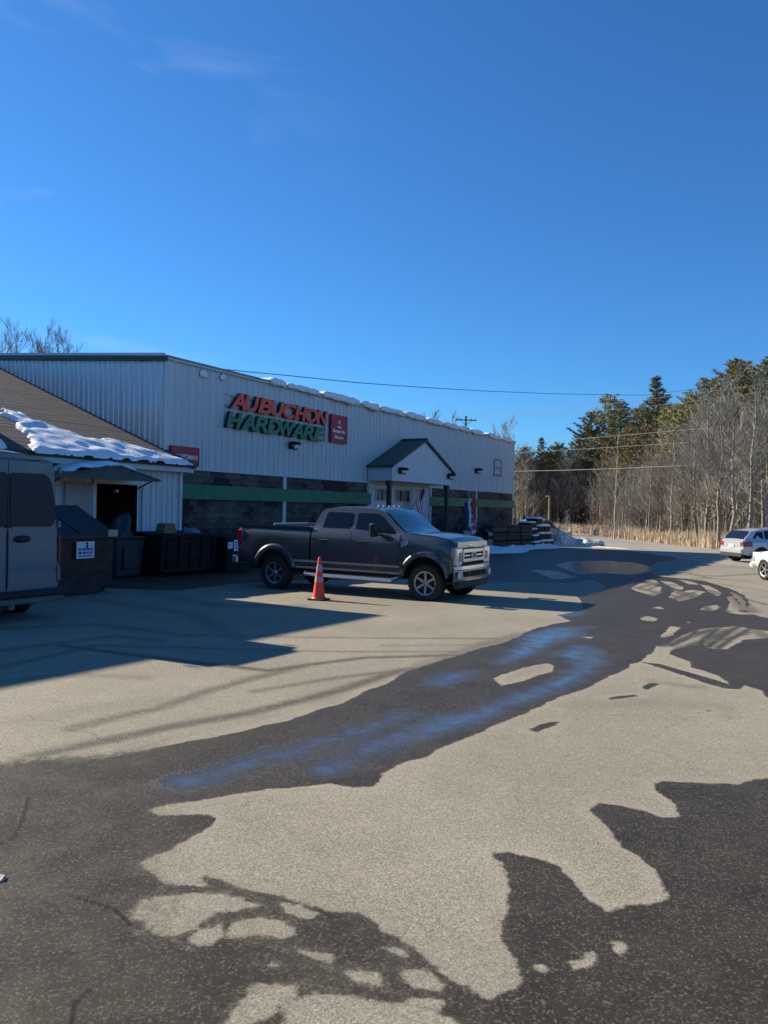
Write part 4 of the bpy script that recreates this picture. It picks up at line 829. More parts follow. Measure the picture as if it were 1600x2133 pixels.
for i in range(9):
    x = .87+(1.475-.87)*i/8; T = interp(x, tkb.top); ze = 1.44+(T-1.44)*.93
    P.append([(x+.02*(1-abs(k)), k*(tkb.yg(x, ze)-.05), T+.012+.02*(1-k*k)) for k in (-1, -.75, -.4, 0, .4, .75, 1)])
b.grid(P); part('windscreen', b, GLASSW, TK, True)
b = MB(); P = [[(-.965-.0*i, k*(tkb.yg(-.9, z)-.09), z) for k in (-1, 0, 1)] for i, z in enumerate((1.55, 1.88))]
b.grid([[(-.955+.24*(z-1.5)/.4, y, z) for (x, y, z) in r] for r in P]); part('rear_window', b, GLASSD, TK)
b = MB()
for k in (-.5, -.25, 0, .25, .5): b.lathe([(.001, .03), (.03, .022), (.045, 0)], 8, 'z', M=Matrix.Translation((.58, k, 2.03)))
for i, _ in enumerate([0]): part('roof_marker_lamp', b, AMBER, TK)
b = MB(); patch(b, lambda x, y: (x, y, interp(x, tkb.belt)+.045*math.cos(y/.93*math.pi/2)+.012), 1.56, 2.86, -.86, .86, 10, 10, .006, .03)
hd = part('bonnet', b, TRUCKP, TK, 'auto')
b = MB(); b.box(2.90, 2.945, -.60, .60, .79, 1.17); gr = part('grille', b, SEAM, TK)
for z0, z1 in ((1.06, 1.15), (.865, .945)):
    b = MB(); b.box(2.946, 3.0, -.585, .585, z0, z1); part('grille_bar', b, CHROME, gr, bevel=.012)
for y0 in (-.585, .535):
    b = MB(); b.box(2.946, 2.99, y0, y0+.05, .946, 1.059); part('grille_bar', b, CHROME, gr)
b = MB(); b.box(2.946, 2.97, -.5, .5, .985, 1.02); part('grille_bar', b, CHROME, gr)
b = MB(); b.lathe([(.001, .02), (.10, .02), (.12, 0)], 24, 'z', M=Matrix.Translation((3.0, 0, 1.0)) @ Matrix.Rotation(R(90), 4, 'Y') @ Matrix.Diagonal((.62, 1.35, 1, 1))); em = part('emblem', b, CHROME, gr)
b = MB(); b.lathe([(.001, .026), (.085, .026), (.09, .02)], 24, 'z', M=Matrix.Translation((3.0, 0, 1.0)) @ Matrix.Rotation(R(90), 4, 'Y') @ Matrix.Diagonal((.62, 1.35, 1, 1))); part("emblem_face", b, mat('emblem_blue', (.01, .04, .16), .3), gr)
b = MB(); P = []
for k in range(13):
    y = -1+2*k/12; xx = 3.09-.16*abs(y)**4; P.append([(xx-.06, y, .80), (xx, y, .785), (xx+.01, y, .72), (xx-.02, y, .70), (xx-.02, y, .52), (xx-.06, y, .46), (xx-.2, y, .46)])
b.grid(P); bp_ = part('front_bumper', b, CHROME, TK, 'auto')
for y0, y1 in ((-.60, -.34), (-.28, .28), (.34, .60)):
    b = MB(); b.box(3.078, 3.092, y0, y1, .55, .67); part('bumper_opening', b, SEAM, bp_)
b = MB(); b.box(2.75, 3.0, -.85, .85, .30, .455); part('air_dam', b, BPLAST, TK, bevel=.03)
b = MB(); b.box(-3.36, -3.18, -.95, .95, .56, .76); part('rear_bumper', b, CHROME, TK, bevel=.03)
b = MB(); b.box(-3.1, 2.7, -.45, .45, .42, .72); b.box(-2.15, -1.9, -.8, .8, .30, .52); b.box(1.9, 2.12, -.8, .8, .30, .50); part('chassis', b, BPLAST, TK)
b = MB(); b.box(-3.19, -1.01, -.9, .9, .62, .92); part('bed_underside', b, BPLAST, TK)
for x in (2.01, -2.01):
    for s in (1, -1): wheel(TK, x, s*.86, .405, .27, 6, out=s)
for y in (-.3, .3):
    b = MB(); b.box(-3.17, -3.0, y-.02, y+.02, .3, .3+.01); 
# the nose is short beyond the front wheels
seen = set()
for o in TK.children_recursive:
    if o.type != 'MESH' or o.data.name in seen or o.name.split('.')[0] in ('wheel', 'rim', 'brake_disc'): continue
    seen.add(o.data.name)
    for v_ in o.data.vertices:
        if v_.co.x > 2.5: v_.co.x = 2.5+(v_.co.x-2.5)*.45
# --- generic passenger car
def make_car(name, label, M, paint, suv=True, sc=1.0, group=None):
    c = thing(name, label, 'car', M @ Matrix.Scale(sc, 4), group)
    if suv:
        bd = Body(belt=[(-2.25, 1.0), (-2.0, 1.08), (-.6, 1.04), (.8, .99), (1.2, 1.02), (2.0, .90), (2.3, .72)], top=[(-2.2, 1.02), (-2.05, 1.25), (-1.75, 1.52), (-1.2, 1.63), (-.2, 1.68), (.35, 1.64), (1.15, 1.03), (1.3, .9)],
            zbot=[(-2.25, .42), (-1.9, .34), (1.9, .30), (2.3, .34)], axles=[-1.35, 1.35], ar=.40, w=.93, wt=.62, zc=.33, taper=[(-2.25, .86), (-2.0, .95), (-1.4, 1), (1.4, 1), (2.0, .93), (2.3, .78)])
        x0, x1 = -2.25, 2.3; wins = [[(-1.75, 1.16), (-1.15, 1.10), (-1.15, 1.50), (-1.50, 1.46)], [(-1.08, 1.09), (-.28, 1.07), (-.28, 1.56), (-1.08, 1.52)], [(-.2, 1.06), (.92, 1.04), (.38, 1.50), (-.2, 1.56)]]; drs = ((-1.02, -.24), (-.22, .92)); wr = .35
    else:
        bd = Body(belt=[(-2.35, .88), (-2.0, .97), (-.6, .95), (.8, .91), (1.3, .92), (2.0, .80), (2.4, .62)], top=[(-2.3, .9), (-1.75, 1.0), (-1.0, 1.36), (-.2, 1.45), (.3, 1.41), (1.25, .94), (1.4, .85)],
            zbot=[(-2.35, .38), (-1.9, .28), (1.9, .24), (2.4, .28)], axles=[-1.38, 1.38], ar=.365, w=.92, wt=.60, zc=.31, taper=[(-2.35, .82), (-2.0, .94), (-1.4, 1), (1.4, 1), (2.0, .92), (2.4, .74)])
        x0, x1 = -2.35, 2.4; wins = [[(-1.3, 1.0), (-.32, .98), (-.32, 1.34), (-.85, 1.30)], [(-.24, .98), (.92, .96), (.35, 1.30), (-.24, 1.36)]]; drs = ((-1.0, -.28), (-.26, .95)); wr = .325
    b = MB(); bd.shell(b, x0, x1)
    for s in (1, -1): arch_liner(b, bd, s, 1)
    part('body', b, [paint, BPLAST], c, 'auto')
    for s in (1, -1):
        for (a, d_) in drs:
            b = MB(); fs = bd.fn(s); patch(b, lambda x, q: fs(x, q), a, d_, .08, .98, 6, 6, .008, .02, flip=(s > 0)); d = part('door', b, paint, c, 'auto')
            hx = a+.1; hy = s*(bd.half(hx, .85)+.01); b = MB(); b.box(hx, hx+.18, min(hy, hy+s*.03), max(hy, hy+s*.03), .84, .87); part('handle', b, BPLAST, d)
        for wn in wins:
            b = MB(); winpoly(bd, s, rounded(wn, .04), b, .006); part('window', b, GLASSD, c)
        for a in bd.axles:
            b = MB(); flare(b, bd, a, s, width=.05, off=.012, t0=0, t1=1); part('arch_trim', b, BPLAST if suv else paint, c, 'auto')
            wheel(c, a, s*(bd.w-.11), wr, .22, 5, .66, out=s)
        fs = bd.fn(s); b = MB(); patch(b, lambda x, q: fs(x, q), x0+.02, x0+.42, .60, .92, 3, 3, .012, .02, flip=(s > 0))
        b.box(x0-.02, x0+.03, min(s*.60, s*.79), max(s*.60, s*.79), .80 if suv else .70, .98 if suv else .84); part('tail_lamp', b, mat('faded_red_lens', (.26, .04, .05), .25, coat=.4), c)
        b = MB(); patch(b, lambda x, q: fs(x, q), x1-.45, x1-.05, .60, .88, 3, 3, .012, .02, flip=(s > 0)); part('headlamp', b, LAMPC, c)
        b = MB(); b.box(.78, .92, min(s*.93, s*1.08), max(s*.93, s*1.08), 1.0, 1.14); part('mirror', b, paint, c, bevel=.02)
    b = MB(); P = []; tp = [p for p in bd.top if p[0] > .2]
    for i in range(7):
        x = .42+(1.12-.42)*i/6; T = interp(x, bd.top); be = interp(x, bd.belt); ze = be+(T-be)*.93; P.append([(x, k*(bd.yg(x, ze)-.04), T+.012+.015*(1-k*k)) for k in (-1, -.5, 0, .5, 1)])
    b.grid(P); part('windscreen', b, GLASSW, c, True)
    b = MB(); P = []; xa, xb = (-2.14, -1.80) if suv else (-1.70, -1.02)
    for i in range(6):
        x = xa+(xb-xa)*i/5; T = interp(x, bd.top); be = interp(x, bd.belt); ze = be+(T-be)*.93; P.append([(x-.012, k*(bd.yg(x, ze)-.07), T+.012+.015*(1-k*k)) for k in (-1, -.5, 0, .5, 1)])
    b.grid(P); part('rear_window', b, GLASSD, c, True)
    b = MB(); b.box(x0-.09, x0+.15, -.80, .80, .42, .68); part('rear_bumper', b, paint, c, bevel=.06)
    b = MB(); b.box(x0-.07, x0+.1, -.74, .74, .30, .419); part('lower_valance', b, BPLAST, c)
    b = MB(); b.box(x0-.035, x0-.005, -.17, .17, .74, .86); part('number_plate', b, SIGNW, c)
    b = MB(); b.box(x1-.2, x1+.05, -.72, .72, .30, .52); part('front_bumper', b, paint, c, bevel=.06)
    b = MB(); b.box(-2.0, 2.0, -.55, .55, .18, .42); part('underbody', b, BPLAST, c)
    return c
def at_w(x, y, deg): return Matrix.Translation((x, y, gzw(y))) @ Matrix.Rotation(R(deg), 4, 'Z')
h = R(14); px, py = 17.30, 37.70
cx = px-(-1.35*math.cos(h)-.82*math.sin(h)); cy = py-(-1.35*math.sin(h)+.82*math.cos(h))
make_car('parked_car', 'silver SUV with sunlit tail towards us at the right edge of the lot', at_w(cx, cy, 14), SUVP)
h = R(99); px, py = 12.42, 24.9
cx = px-(1.38*math.cos(h)-.82*math.sin(h)); cy = py-(1.38*math.sin(h)+.82*math.cos(h))
make_car('parked_car', 'white car cut off by the right edge of the view, its front wheel showing', at_w(cx, cy, 99), WHITEP, suv=False)
make_car('parked_car', 'pale blue shaded SUV beyond the far corner of the store, behind the snowy stacks', LF @ Matrix.Translation((37.4, -.5, gzl(37, -.5))) @ Matrix.Rotation(R(-3), 4, 'Z'), BLUEP, sc=1.17)

# --- the van (tail towards us)
VN = thing('cargo_van', 'tall grey cargo van seen from behind, cut off by the left edge of the view', 'van', at(-10.66, -4.55, rz=R(90)))
vb = Body(belt=[(-2.95, 1.28), (1.6, 1.28), (2.0, 1.15), (2.9, .95)], top=[(-2.95, 2.58), (-2.88, 2.70), (-2.5, 2.76), (1.0, 2.74), (1.4, 2.6), (2.3, 1.25), (2.9, 1.0)],
    zbot=[(-2.95, .46), (2.9, .42)], axles=[-1.95, 1.75], ar=.42, w=1.01, wt=.84, zc=.35, taper=[(-2.95, .965), (-2.7, 1.0), (2.0, 1.0), (2.9, .85)])
b = MB(); vb.shell(b, -2.95, 2.9)
for s in (1, -1): arch_liner(b, vb, s, 1)
part('body', b, [VANP, BPLAST], VN, 'auto')
for s in (1, -1):
    def rear(y, z, s=s): return (-2.95, s*y*(1-.13*max(0, (z-1.3)/1.3)**1.3), z)
    b = MB(); patch(b, lambda y, z: rear(y, z), .008, .90, .50, 2.56, 6, 14, .022 if s > 0 else -.022, .03 if s > 0 else -.03, flip=False)
    b.v = [(min(x, -2.94) if abs(x+2.95) > .001 else x, y, z) for x, y, z in b.v]
    b.v = [((-2.975 if abs(x+2.95) > .015 and x < -2.95 or x > -2.945 else x), y, z) for x, y, z in b.v]
    d = part('rear_door', b, VANP, VN)
    wn = [(.03, 1.53), (.80, 1.53), (.89, 1.68), (.84, 2.24), (.74, 2.36), (.03, 2.36)]
    b = MB(); P = [rear(y, z) for y, z in rounded(grow(wn, .016), .07)]; b.prism([(p[1], p[2]) for p in P], -2.988, -2.976, 'yz'); part('window_seal', b, BPLAST, d)
    b = MB(); P = [rear(y, z) for y, z in rounded(wn, .07)]; b.prism([(p[1], p[2]) for p in P], -2.995, -2.989, 'yz'); part('window', b, VGLASS, d)
    b = MB(); b.box(-2.985, -2.976, min(s*.01, s*.9), max(s*.01, s*.9), .84, .87); part('door_crease', b, VANP, d)
    for z in (.75, 1.5, 2.4):
        b = MB(); b.box(-3.01, -2.96, min(s*.90, s*.945), max(s*.90, s*.945), z, z+.10); part('hinge', b, VANP, d)
    b = MB(); b.box(-2.99, -2.80, min(s*.935, s*.985), max(s*.935, s*.985), .90, 1.36); part('tail_lamp', b, mat('dull_red_lens', (.20, .03, .035), .3), VN, bevel=.015)
    b = MB(); b.box(-3.0, -2.86, min(s*.91, s*.98), max(s*.91, s*.98), .60, .82); part('lamp_base', b, VANP, VN, bevel=.02)
b = MB(); b.lathe([(.001, .03), (.06, .03), (.11, 0)], 20, 'z', M=Matrix.Translation((-2.976, -.25, 1.32)) @ Matrix.Rotation(R(-90), 4, 'Y') @ Matrix.Diagonal((.55, 1.5, 1, 1))); b.box(-3.03, -3.0, -.33, -.16, 1.31, 1.345); part('door_handle', b, BPLAST, VN)
b = MB(); b.box(-3.01, -2.976, -.05, .04, 1.5, 1.56); b.tube([(-2.99, 0, 1.45), (-2.99, 0, .55)], .012, 6); part('door_lock_rod', b, BPLAST, VN)
b = MB(); b.box(-3.16, -2.94, -.98, .98, .40, .50); part('rear_bumper', b, BPLAST, VN, bevel=.02)
b = MB(); b.box(-3.13, -3.0, -.95, .95, .30, .395); b.box(-3.12, -2.9, -.05, .05, .22, .31); part('step_bumper', b, mat('worn_grey_steel', (.12, .13, .13), .6, var=.3), VN, bevel=.01)
b = MB(); b.box(-2.9, 2.6, -.6, .6, .26, .46); b.box(-2.1, -1.8, -.85, .85, .25, .45); part('underbody', b, BPLAST, VN)
b = MB(); b.box(-2.96, -2.90, -.62, .62, 2.60, 2.66); part('roof_lamp_strip', b, VANP, VN)
for x in (-1.95, 1.75):
    for s in (1, -1): wheel(VN, x, s*.87, .36, .26, 6, .6, out=s)

# ------------------------------------------------------------------ things on the lot
CO = thing('traffic_cone', 'orange traffic cone with two white reflective collars standing in front of the pickup', 'cone', at(-4.77, -9.42, rz=R(12)) @ Matrix.Rotation(R(1.2), 4, 'Y'))
b = MB(); b.box(-.19, .19, -.19, .19, 0, .035); part('base', b, mat('black_rubber_base', (.02, .02, .02), .8), CO, bevel=.012)
def conr(z): return .135-(z-.035)*(.135-.028)/.865
b = MB(); b.lathe([(.16, .0355), (.15, .055), (conr(.06), .06)]+[(conr(z), z) for z in (.2, .4, .6, .8, .88)]+[(.022, .90), (.001, .90)], 28); part('cone_body', b, ORANGE, CO, 'auto')
for z0, z1 in ((.38, .49), (.60, .75)):
    b = MB(); b.lathe([(conr(z0)+.001, z0), (conr(z0)+.005, z0+.003), (conr(z1)+.005, z1-.003), (conr(z1)+.001, z1)], 28); part('reflective_collar', b, REFLW, CO, 'auto')

def dumpster(label, M, w, d, hf, hb, m, ribs, lid=True):
    o = thing('dumpster', label, 'dumpster', M)
    b = MB(); b.hexa([(-w/2, 0, .12), (w/2, 0, .12), (w/2, d, .12), (-w/2, d, .12), (-w/2, -.06, hf), (w/2, -.06, hf), (w/2, d, hb), (-w/2, d, hb)]); part('bin_body', b, m, o, bevel=.01)
    b = MB(); b.box(-w/2-.04, w/2+.04, -.12, -.055, hf-.10, hf); part('front_rim', b, m, o, bevel=.01)
    b = MB(); b.box(-w/2-.01, w/2+.01, -.055, 0.0, .12, .2); part('bottom_rim', b, m, o, bevel=.01)
    for k in range(ribs):
        x = -w/2+w*(k+.5)/ribs; b = MB(); b.hexa([(x-.035, -.05, .21), (x+.035, -.05, .21), (x+.035, .0, .21), (x-.035, .0, .21), (x-.035, -.10, hf-.11), (x+.035, -.10, hf-.11), (x+.035, -.05, hf-.11), (x-.035, -.05, hf-.11)]); part('front_rib', b, m, o)
    for s in (-1, 1):
        b = MB(); b.box(s*(w/2+.02)-.03 if s > 0 else -w/2-.05, s*(w/2+.02)+.03 if s > 0 else -w/2+.01-.01, .2, d-.3, hf*.55, hf*.55+.12); part('fork_pocket', b, m, o)
    if lid:
        for k in range(2):
            x0 = -w/2-.02+k*(w/2+.03); x1 = x0+w/2-.01; b = MB(); n = 12; P = [[], []]
            for i in range(n*2+1):
                x = x0+(x1-x0)*i/(n*2); z = .02 if i % 2 else .0
                P[0].append((x, -.10, hf+.012+z)); P[1].append((x, d+.02, hb+.02+z))
            b.grid(P); b.grid([[(x, y, z-.03) for x, y, z in P[0]], P[0]]); part('lid', b, PLASTD, o)
    for x in (-w/2+.15, w/2-.15):
        for y in (.15, d-.2):
            b = MB(); b.lathe([(.001, -.03), (.065, -.03), (.065, .03), (.001, .03)], 14, 'y', M=Matrix.Translation((x, y, .066))); part('caster', b, RUBBER, o)
    return o
BD = dumpster('brown steel dumpster with slanted ribbed lid and a white notice, between van and doorway', at(-7.25, -4.90, rz=0), 1.90, 1.15, 1.28, 1.86, BROWNM, 0)
b = MB(); b.box(-.92, -.15, -.02, .5, .0, .11); b.box(-.60, .55, -.13, -.001, .02, .40); part('skid_box', b, BROWNM, BD)
def notice(parent_label, M, w, h_, lines, name='notice_sign', arrow=False):
    o = thing(name, parent_label, 'sign', M); b = MB(); b.box(-w/2, w/2, -.006, 0, 0, h_); part('plate', b, SIGNW, o)
    b = MB()
    if arrow: b.box(.02, .05, -.010, -.007, h_*.62, h_*.93); b.box(.0, .07, -.010, -.007, h_*.78, h_*.84)
    if arrow: part('pictogram', b, INKD, o)
    for txt, z, ww, hh in lines:
        me = text_mesh(txt, 1, .003, SIGNB, bold=.02, name='lettering'); xs = [q.co.x for q in me.vertices]; ys_ = [q.co.y for q in me.vertices]
        cx, cy = (max(xs)+min(xs))/2, (max(ys_)+min(ys_))/2; kx = ww/(max(xs)-min(xs)); ky = hh/(max(ys_)-min(ys_))
        for q in me.vertices: q.co.x = (q.co.x-cx)*kx; q.co.y = (q.co.y-cy)*ky
        link('lettering', me, o, Matrix.Translation((0, -.010, z)) @ RX)
    return o
def bars(parent_label, M, w, h_, rows, name='notice_sign', arrow=False, mm_=SIGNB):
    o = thing(name, parent_label, 'sign', M); b = MB(); b.box(-w/2, w/2, -.006, 0, 0, h_); part('plate', b, SIGNW, o, bevel=.002)
    if arrow:
        b = MB(); b.box(.02, .055, -.010, -.0065, h_*.60, h_*.90); b.lathe([(.001, -.010), (.028, -.010), (.028, -.0065)], 10, 'y', M=Matrix.Translation((.037, 0, h_*.9))); b.box(.0, .075, -.010, -.0065, h_*.70, h_*.75); part('pictogram', b, INKD, o)
    r = random.Random(5)
    b = MB()
    for z, hh in rows:       # illegible small print, one dash per word
        x = -w/2+.05
        while x < w/2-.08:
            l = r.uniform(.04, .10); b.box(x, min(x+l, w/2-.04), -.0095, -.0065, z, z+hh); x += l+.02
    part('small_print', b, mm_, o)
    return o
Lw = at(-7.13, -5.01, gzl(-7.1, -4.9))
bars('square white notice with blue print on the brown dumpster', LF @ Matrix.Translation((-7.13, -5.03, .55)), .46, .36, [(.17, .05), (.10, .045), (.04, .025)], arrow=True)
dumpster('low black open dumpster with a box and a bundle on top, left of the pickup', at(-1.55, -2.7, rz=0), 2.3, 1.5, 1.18, 1.22, BLACKM, 5, lid=False)
b = MB(); b.box(-1.12, 1.12, .03, 1.45, 1.02, 1.10); 
solo('rubbish', b, BLACKM, 'dark rubbish filling the black dumpster', 'rubbish', M=at(-1.55, -2.7), bevel=.03)
CB = thing('steel_crate', 'black steel crate with three pale notices, between the black dumpster and the pickup tail', 'crate', at(.28, -3.0))
b = MB(); b.hexa([(-.62, 0, .05), (.62, 0, .05), (.62, 1.2, .05), (-.62, 1.2, .05), (-.62, -.0, 1.10), (.62, 0, 1.10), (.62, 1.2, 1.10), (-.62, 1.2, 1.10)]); part('crate_body', b, BLACKM, CB, bevel=.015)
for x in (-.6, 0, .6):
    b = MB(); b.box(x-.03, x+.03, -.035, -.001, .05, 1.10); part('upright', b, BLACKM, CB)
for z in (.06, 1.02):
    b = MB(); b.box(-.63, .63, -.065, -.036, z, z+.08); part('rail', b, BLACKM, CB)
bars('small pale notice, leftmost of the three on the black crate', LF @ Matrix.Translation((-.22, -3.075, .42)), .22, .20, [(.12, .03)], mm_=INKD)
bars('wide pale notice in the middle of the black crate', LF @ Matrix.Translation((.15, -3.075, .34)), .42, .34, [(.24, .04), (.16, .03), (.08, .03)], mm_=INKD)
bars('tall pale notice low at the right end of the black crate', LF @ Matrix.Translation((.58, -3.075, .10)), .30, .40, [(.30, .03), (.1, .12)], mm_=INKD)
solo('cardboard_box', (lambda q: (q.hexa([(-.24, -.15, 0), (.24, -.15, 0), (.24, .2, 0), (-.24, .2, 0), (-.18, -.12, .27), (.20, -.12, .27), (.20, .17, .27), (-.18, .17, .27)]), q)[1])(MB()), KRAFT, 'drab box on the left end of the black dumpster', 'box', M=LF @ Matrix.Translation((-2.28, -2.5, gzl(-2, -2.6)+1.215)))
solo('bundle', lump(.62, .5, .22, 3), TARP, 'pale blue plastic bundle lying on the black dumpster', 'bundle', M=LF @ Matrix.Translation((-.95, -2.2, gzl(-1, -2.5)+1.10)), smooth=True)
# dark bin and bags in front of the doorway
BN = thing('rubbish_bin', 'tall dark green bin in front of the annexe doorway', 'bin', at(-3.40, -2.25))
b = MB(); b.hexa([(-.42, 0, .03), (.42, 0, .03), (.42, .8, .03), (-.42, .8, .03), (-.5, -.05, 1.06), (.5, -.05, 1.06), (.5, .85, 1.06), (-.5, .85, 1.06)]); part('bin_body', b, mat('dark_green_plastic', (.012, .03, .035), .6, var=.3), BN, bevel=.02)
b = MB(); b.box(-.53, .53, -.08, .88, 1.062, 1.11); part('rim', b, PLASTD, BN, bevel=.01)
b = MB(); b.box(-.25, .25, -.09, -.055, .25, .85); part('front_panel', b, PLASTD, BN)
solo('rubbish_bag', lump(.6, .6, .62, 8), mat('navy_plastic_bag', (.010, .014, .030), .5, bump=.6, bscale=6), 'dark blue plastic bag heaped on the bin at the doorway', 'bag', M=LF @ Matrix.Translation((-3.35, -1.85, gzl(-3.4, -2.2)+1.10)), smooth=True)
solo('shop_light', (lambda q: (q.lathe([(.001, .1), (.07, .08), (.09, 0)], 10), q)[1])(MB()), LAMPC, 'small round lamp inside the annexe doorway', 'lamp', M=LF @ Matrix.Translation((-2.35, -.5, 2.05)))
b = MB(); b.box(-.13, .13, -.03, 0, 0, .15); solo('yellow_label', b, mat('faded_yellow', (.42, .38, .20), .6), 'small faded yellow label at the right end of the brown dumpster', 'label', M=LF @ Matrix.Translation((-6.42, -5.03, 1.00)))
b = MB(); b.box(-.16, .16, -.14, .14, 0, .12); solo('concrete_lump', b, mat('concrete', (.28, .27, .25), .9, var=.3), 'pale concrete footing at the right side of the doorway', 'block', M=at(-1.5, -.98), bevel=.03)
solo('stone', lump(.055, .07, .018, 5), mat('pale_stone', (.60, .48, .36), .9, var=.3), 'pale stone on the crazed asphalt at the left edge of the view', 'stone', M=Matrix.Translation((-1.785, 3.64, gzw(3.64)-.004)), smooth=True)

# flags and goods near the entrance
OF = thing('open_flag', 'leaning blue, white and red OPEN flag beside the right porch column', 'flag', at(20.75, -2.05, rz=0))
tilt = Matrix.Rotation(R(13), 4, 'Y').inverted()
b = MB(); b.tube([(0, 0, .0), (0, 0, 3.35)], .018, 6); part('pole', b, ALLOY, OF, M=Matrix.Translation((-.2, .03, 0)))
def cloth(x0, x1, z0, z1, m, yo=0, name='stripe'):
    q = MB(); P = [[(x0+(x1-x0)*i/5+.10*math.sin((z0+(z1-z0)*j/10)*2.2), .06*math.sin(i*.9+j*.55+x0*6)+yo, z0+(z1-z0)*j/10) for i in range(6)] for j in range(11)]
    q.grid(P); q.grid([[(x, y+.006, z) for x, y, z in r] for r in P]); return q
Tm = Matrix.Translation((0, 0, 0)) @ Matrix.Rotation(R(-16), 4, 'Y')
for x0, x1, m in ((-.62, -.22, FLAGB), (-.215, .38, FLAGW), (.385, .78, FLAGR)):
    part('stripe', cloth(x0, x1, .95, 2.95, m), m, OF, True, M=Matrix.Translation((.55, 0, 0)) @ Tm)
for i, ch in enumerate('OPEN'):
    me = text_mesh(ch, .44, .006, FLAGB, bold=.03, name='lettering'); link('lettering', me, OF, Matrix.Translation((.55, -.09, 0)) @ Tm @ Matrix.Translation((.10, 0, 2.68-i*.45)) @ RX)
UF = thing('national_flag', 'striped red and white flag with blue corner hanging from a slanted staff in the porch', 'flag', LF @ Matrix.Translation((17.3, -.75, 1.1)))
b = MB(); b.tube([(.1, .65, .6), (-.05, -.15, 1.75)], .015, 6); part('staff', b, WOODP, UF)
for k in range(13):
    q = MB(); P = []
    for j in range(9):
        z = 1.62-j*.16; row = []
        for i in (k, k+1):
            x = -.62+i*.052; row.append((x-.30*(1-(j/8))+.25, .04*math.sin(i*.8+j*.5), z-.35*abs(x)*(j/8)-.25*(.06+x+.5)*0))
        P.append(row)
    q.grid(P); q.grid([[(x, y+.006, z) for x, y, z in r] for r in P]); part('stripe', q, FLAGR if k % 2 == 0 else FLAGW, UF)
q = MB(); q.grid([[(-.18-.02*j+.30*(i/4), .04*math.sin(i+j)-.012, 1.65-.62*j/5) for i in range(5)] for j in range(6)]); q.v = [(x+.10, y-.03, z) for x, y, z in q.v]; part('canton', q, FLAGB, UF)
def grill(M, label):
    o = thing('barbecue_grill', label, 'grill', M)
    b = MB(); b.lathe([(.26, -.45), (.26, .45)], 16, 'y', M=Matrix.Translation((0, 0, .92)) @ Matrix.Rotation(R(90), 4, 'Z')); part('lid', b, mat('grey_enamel', (.12, .15, .17), .35), o, 'auto')
    b = MB(); b.box(-.46, .46, -.26, .26, .72, .90); part('firebox', b, BLACKM, o, bevel=.02)
    b = MB(); b.box(-.42, .42, -.24, .24, .08, .70); part('cabinet', b, mat('grey_green_panel', (.10, .15, .16), .5), o, bevel=.01)
    for s in (-1, 1):
        b = MB(); b.box(min(s*.47, s*.78), max(s*.47, s*.78), -.24, .24, .84, .88); part('side_shelf', b, BLACKM, o)
    return o
grill(at(19.3, -2.3), 'grey barbecue grill left of the leaning OPEN flag'); grill(at(22.6, -2.3), 'grey-green barbecue grill right of the leaning OPEN flag')
for t, lb in ((18.2, 'white feed sack stack left of the porch column'), (20.3, 'white sack stack at the foot of the leaning flag')):
    o = thing('sack_stack', lb, 'sacks', at(t, -2.2))
    for k in range(4):
        q = lump(.62, .42, .13, k+t, 6); part('sack', q, SIGNW, o, True, M=Matrix.Translation((0, 0, .12*k)) @ Matrix.Rotation(k*.2, 4, 'Z'))

# stacks of timber along the wall
pos3 = ((22.85, 'left stack of rough timber on the snow before the block wall'), (25.15, 'middle stack of rough timber, between the two others'), (27.45, 'right stack of rough timber, next to the snow-capped crates'))
for n_, (t0, lb) in enumerate(pos3):
    o = thing('timber_stack', lb, 'timber', at(t0, -2.6), 'timber stacks along the wall'); r = random.Random(n_+40)
    for kz in range(9):
        x = 0
        if kz in (3, 6):
            for yy in (.05, .95):
                q = MB(); q.box(0, 2.15, yy, yy+.09, .10+kz*.162, .10+kz*.162+.06); part('spacer', q, TIMB[2], o)
        for j in range(6 if kz < 8 else 4):
            w = .165; hh = .10 if kz in (3, 6) else .15; z0 = .05+kz*.162+(.06 if kz in (3, 6) else 0)
            dx = r.uniform(-.06, .06); dy = r.uniform(-.02, .02); q = MB(); q.box(dx, 2.15+dx+r.uniform(-.12, .02), j*.185+dy, j*.185+dy+w, z0, z0+hh-.008)
            part('timber', q, TIMB[r.choice((0, 0, 1, 1, 2))], o)
SCL = ['snow-capped black crate stack nearest the timber', 'middle snow-capped black crate stack', 'far snow-capped black crate stack at the store corner']
for n_, (t0, hgt, tiers) in enumerate(((29.75, 1.75, 4), (31.15, 2.05, 4), (32.5, 1.55, 3))):
    o = thing('crate_stack', SCL[n_], 'crates', at(t0, -2.75), 'black crates with snow'); zz = .05; hh = (hgt-.05)/tiers
    for k in range(tiers):
        q = MB(); q.box(0, 1.18, .12*k, 1.1, zz, zz+hh*.72); part('crate', q, BLACKM, o, bevel=.01)
        q = MB(); q.hexa([(-.03, .12*k-.05, zz+hh*.73), (1.2, .12*k-.05, zz+hh*.73), (1.2, 1.1, zz+hh*.73), (-.03, 1.1, zz+hh*.73), (.02, .12*k+.02, zz+hh*.985), (1.15, .12*k+.02, zz+hh*.985), (1.15, 1.05, zz+hh*.985), (.02, 1.05, zz+hh*.985)]); part('snow_layer', q, SNOW, o, bevel=.02)
        zz += hh
def ground_snow(poly, thick, seed, label, m=SNOW, edge=.5, step=.12, local=True):
    zf = (lambda x, y: gzl(x, y)+.003) if local else (lambda x, y: gzw(y)+.003)
    solo('snow_bank', sheet_on(poly, zf, thick, step, seed, m, edge=edge), m, label, 'snow', M=LF if local else None, smooth=True)
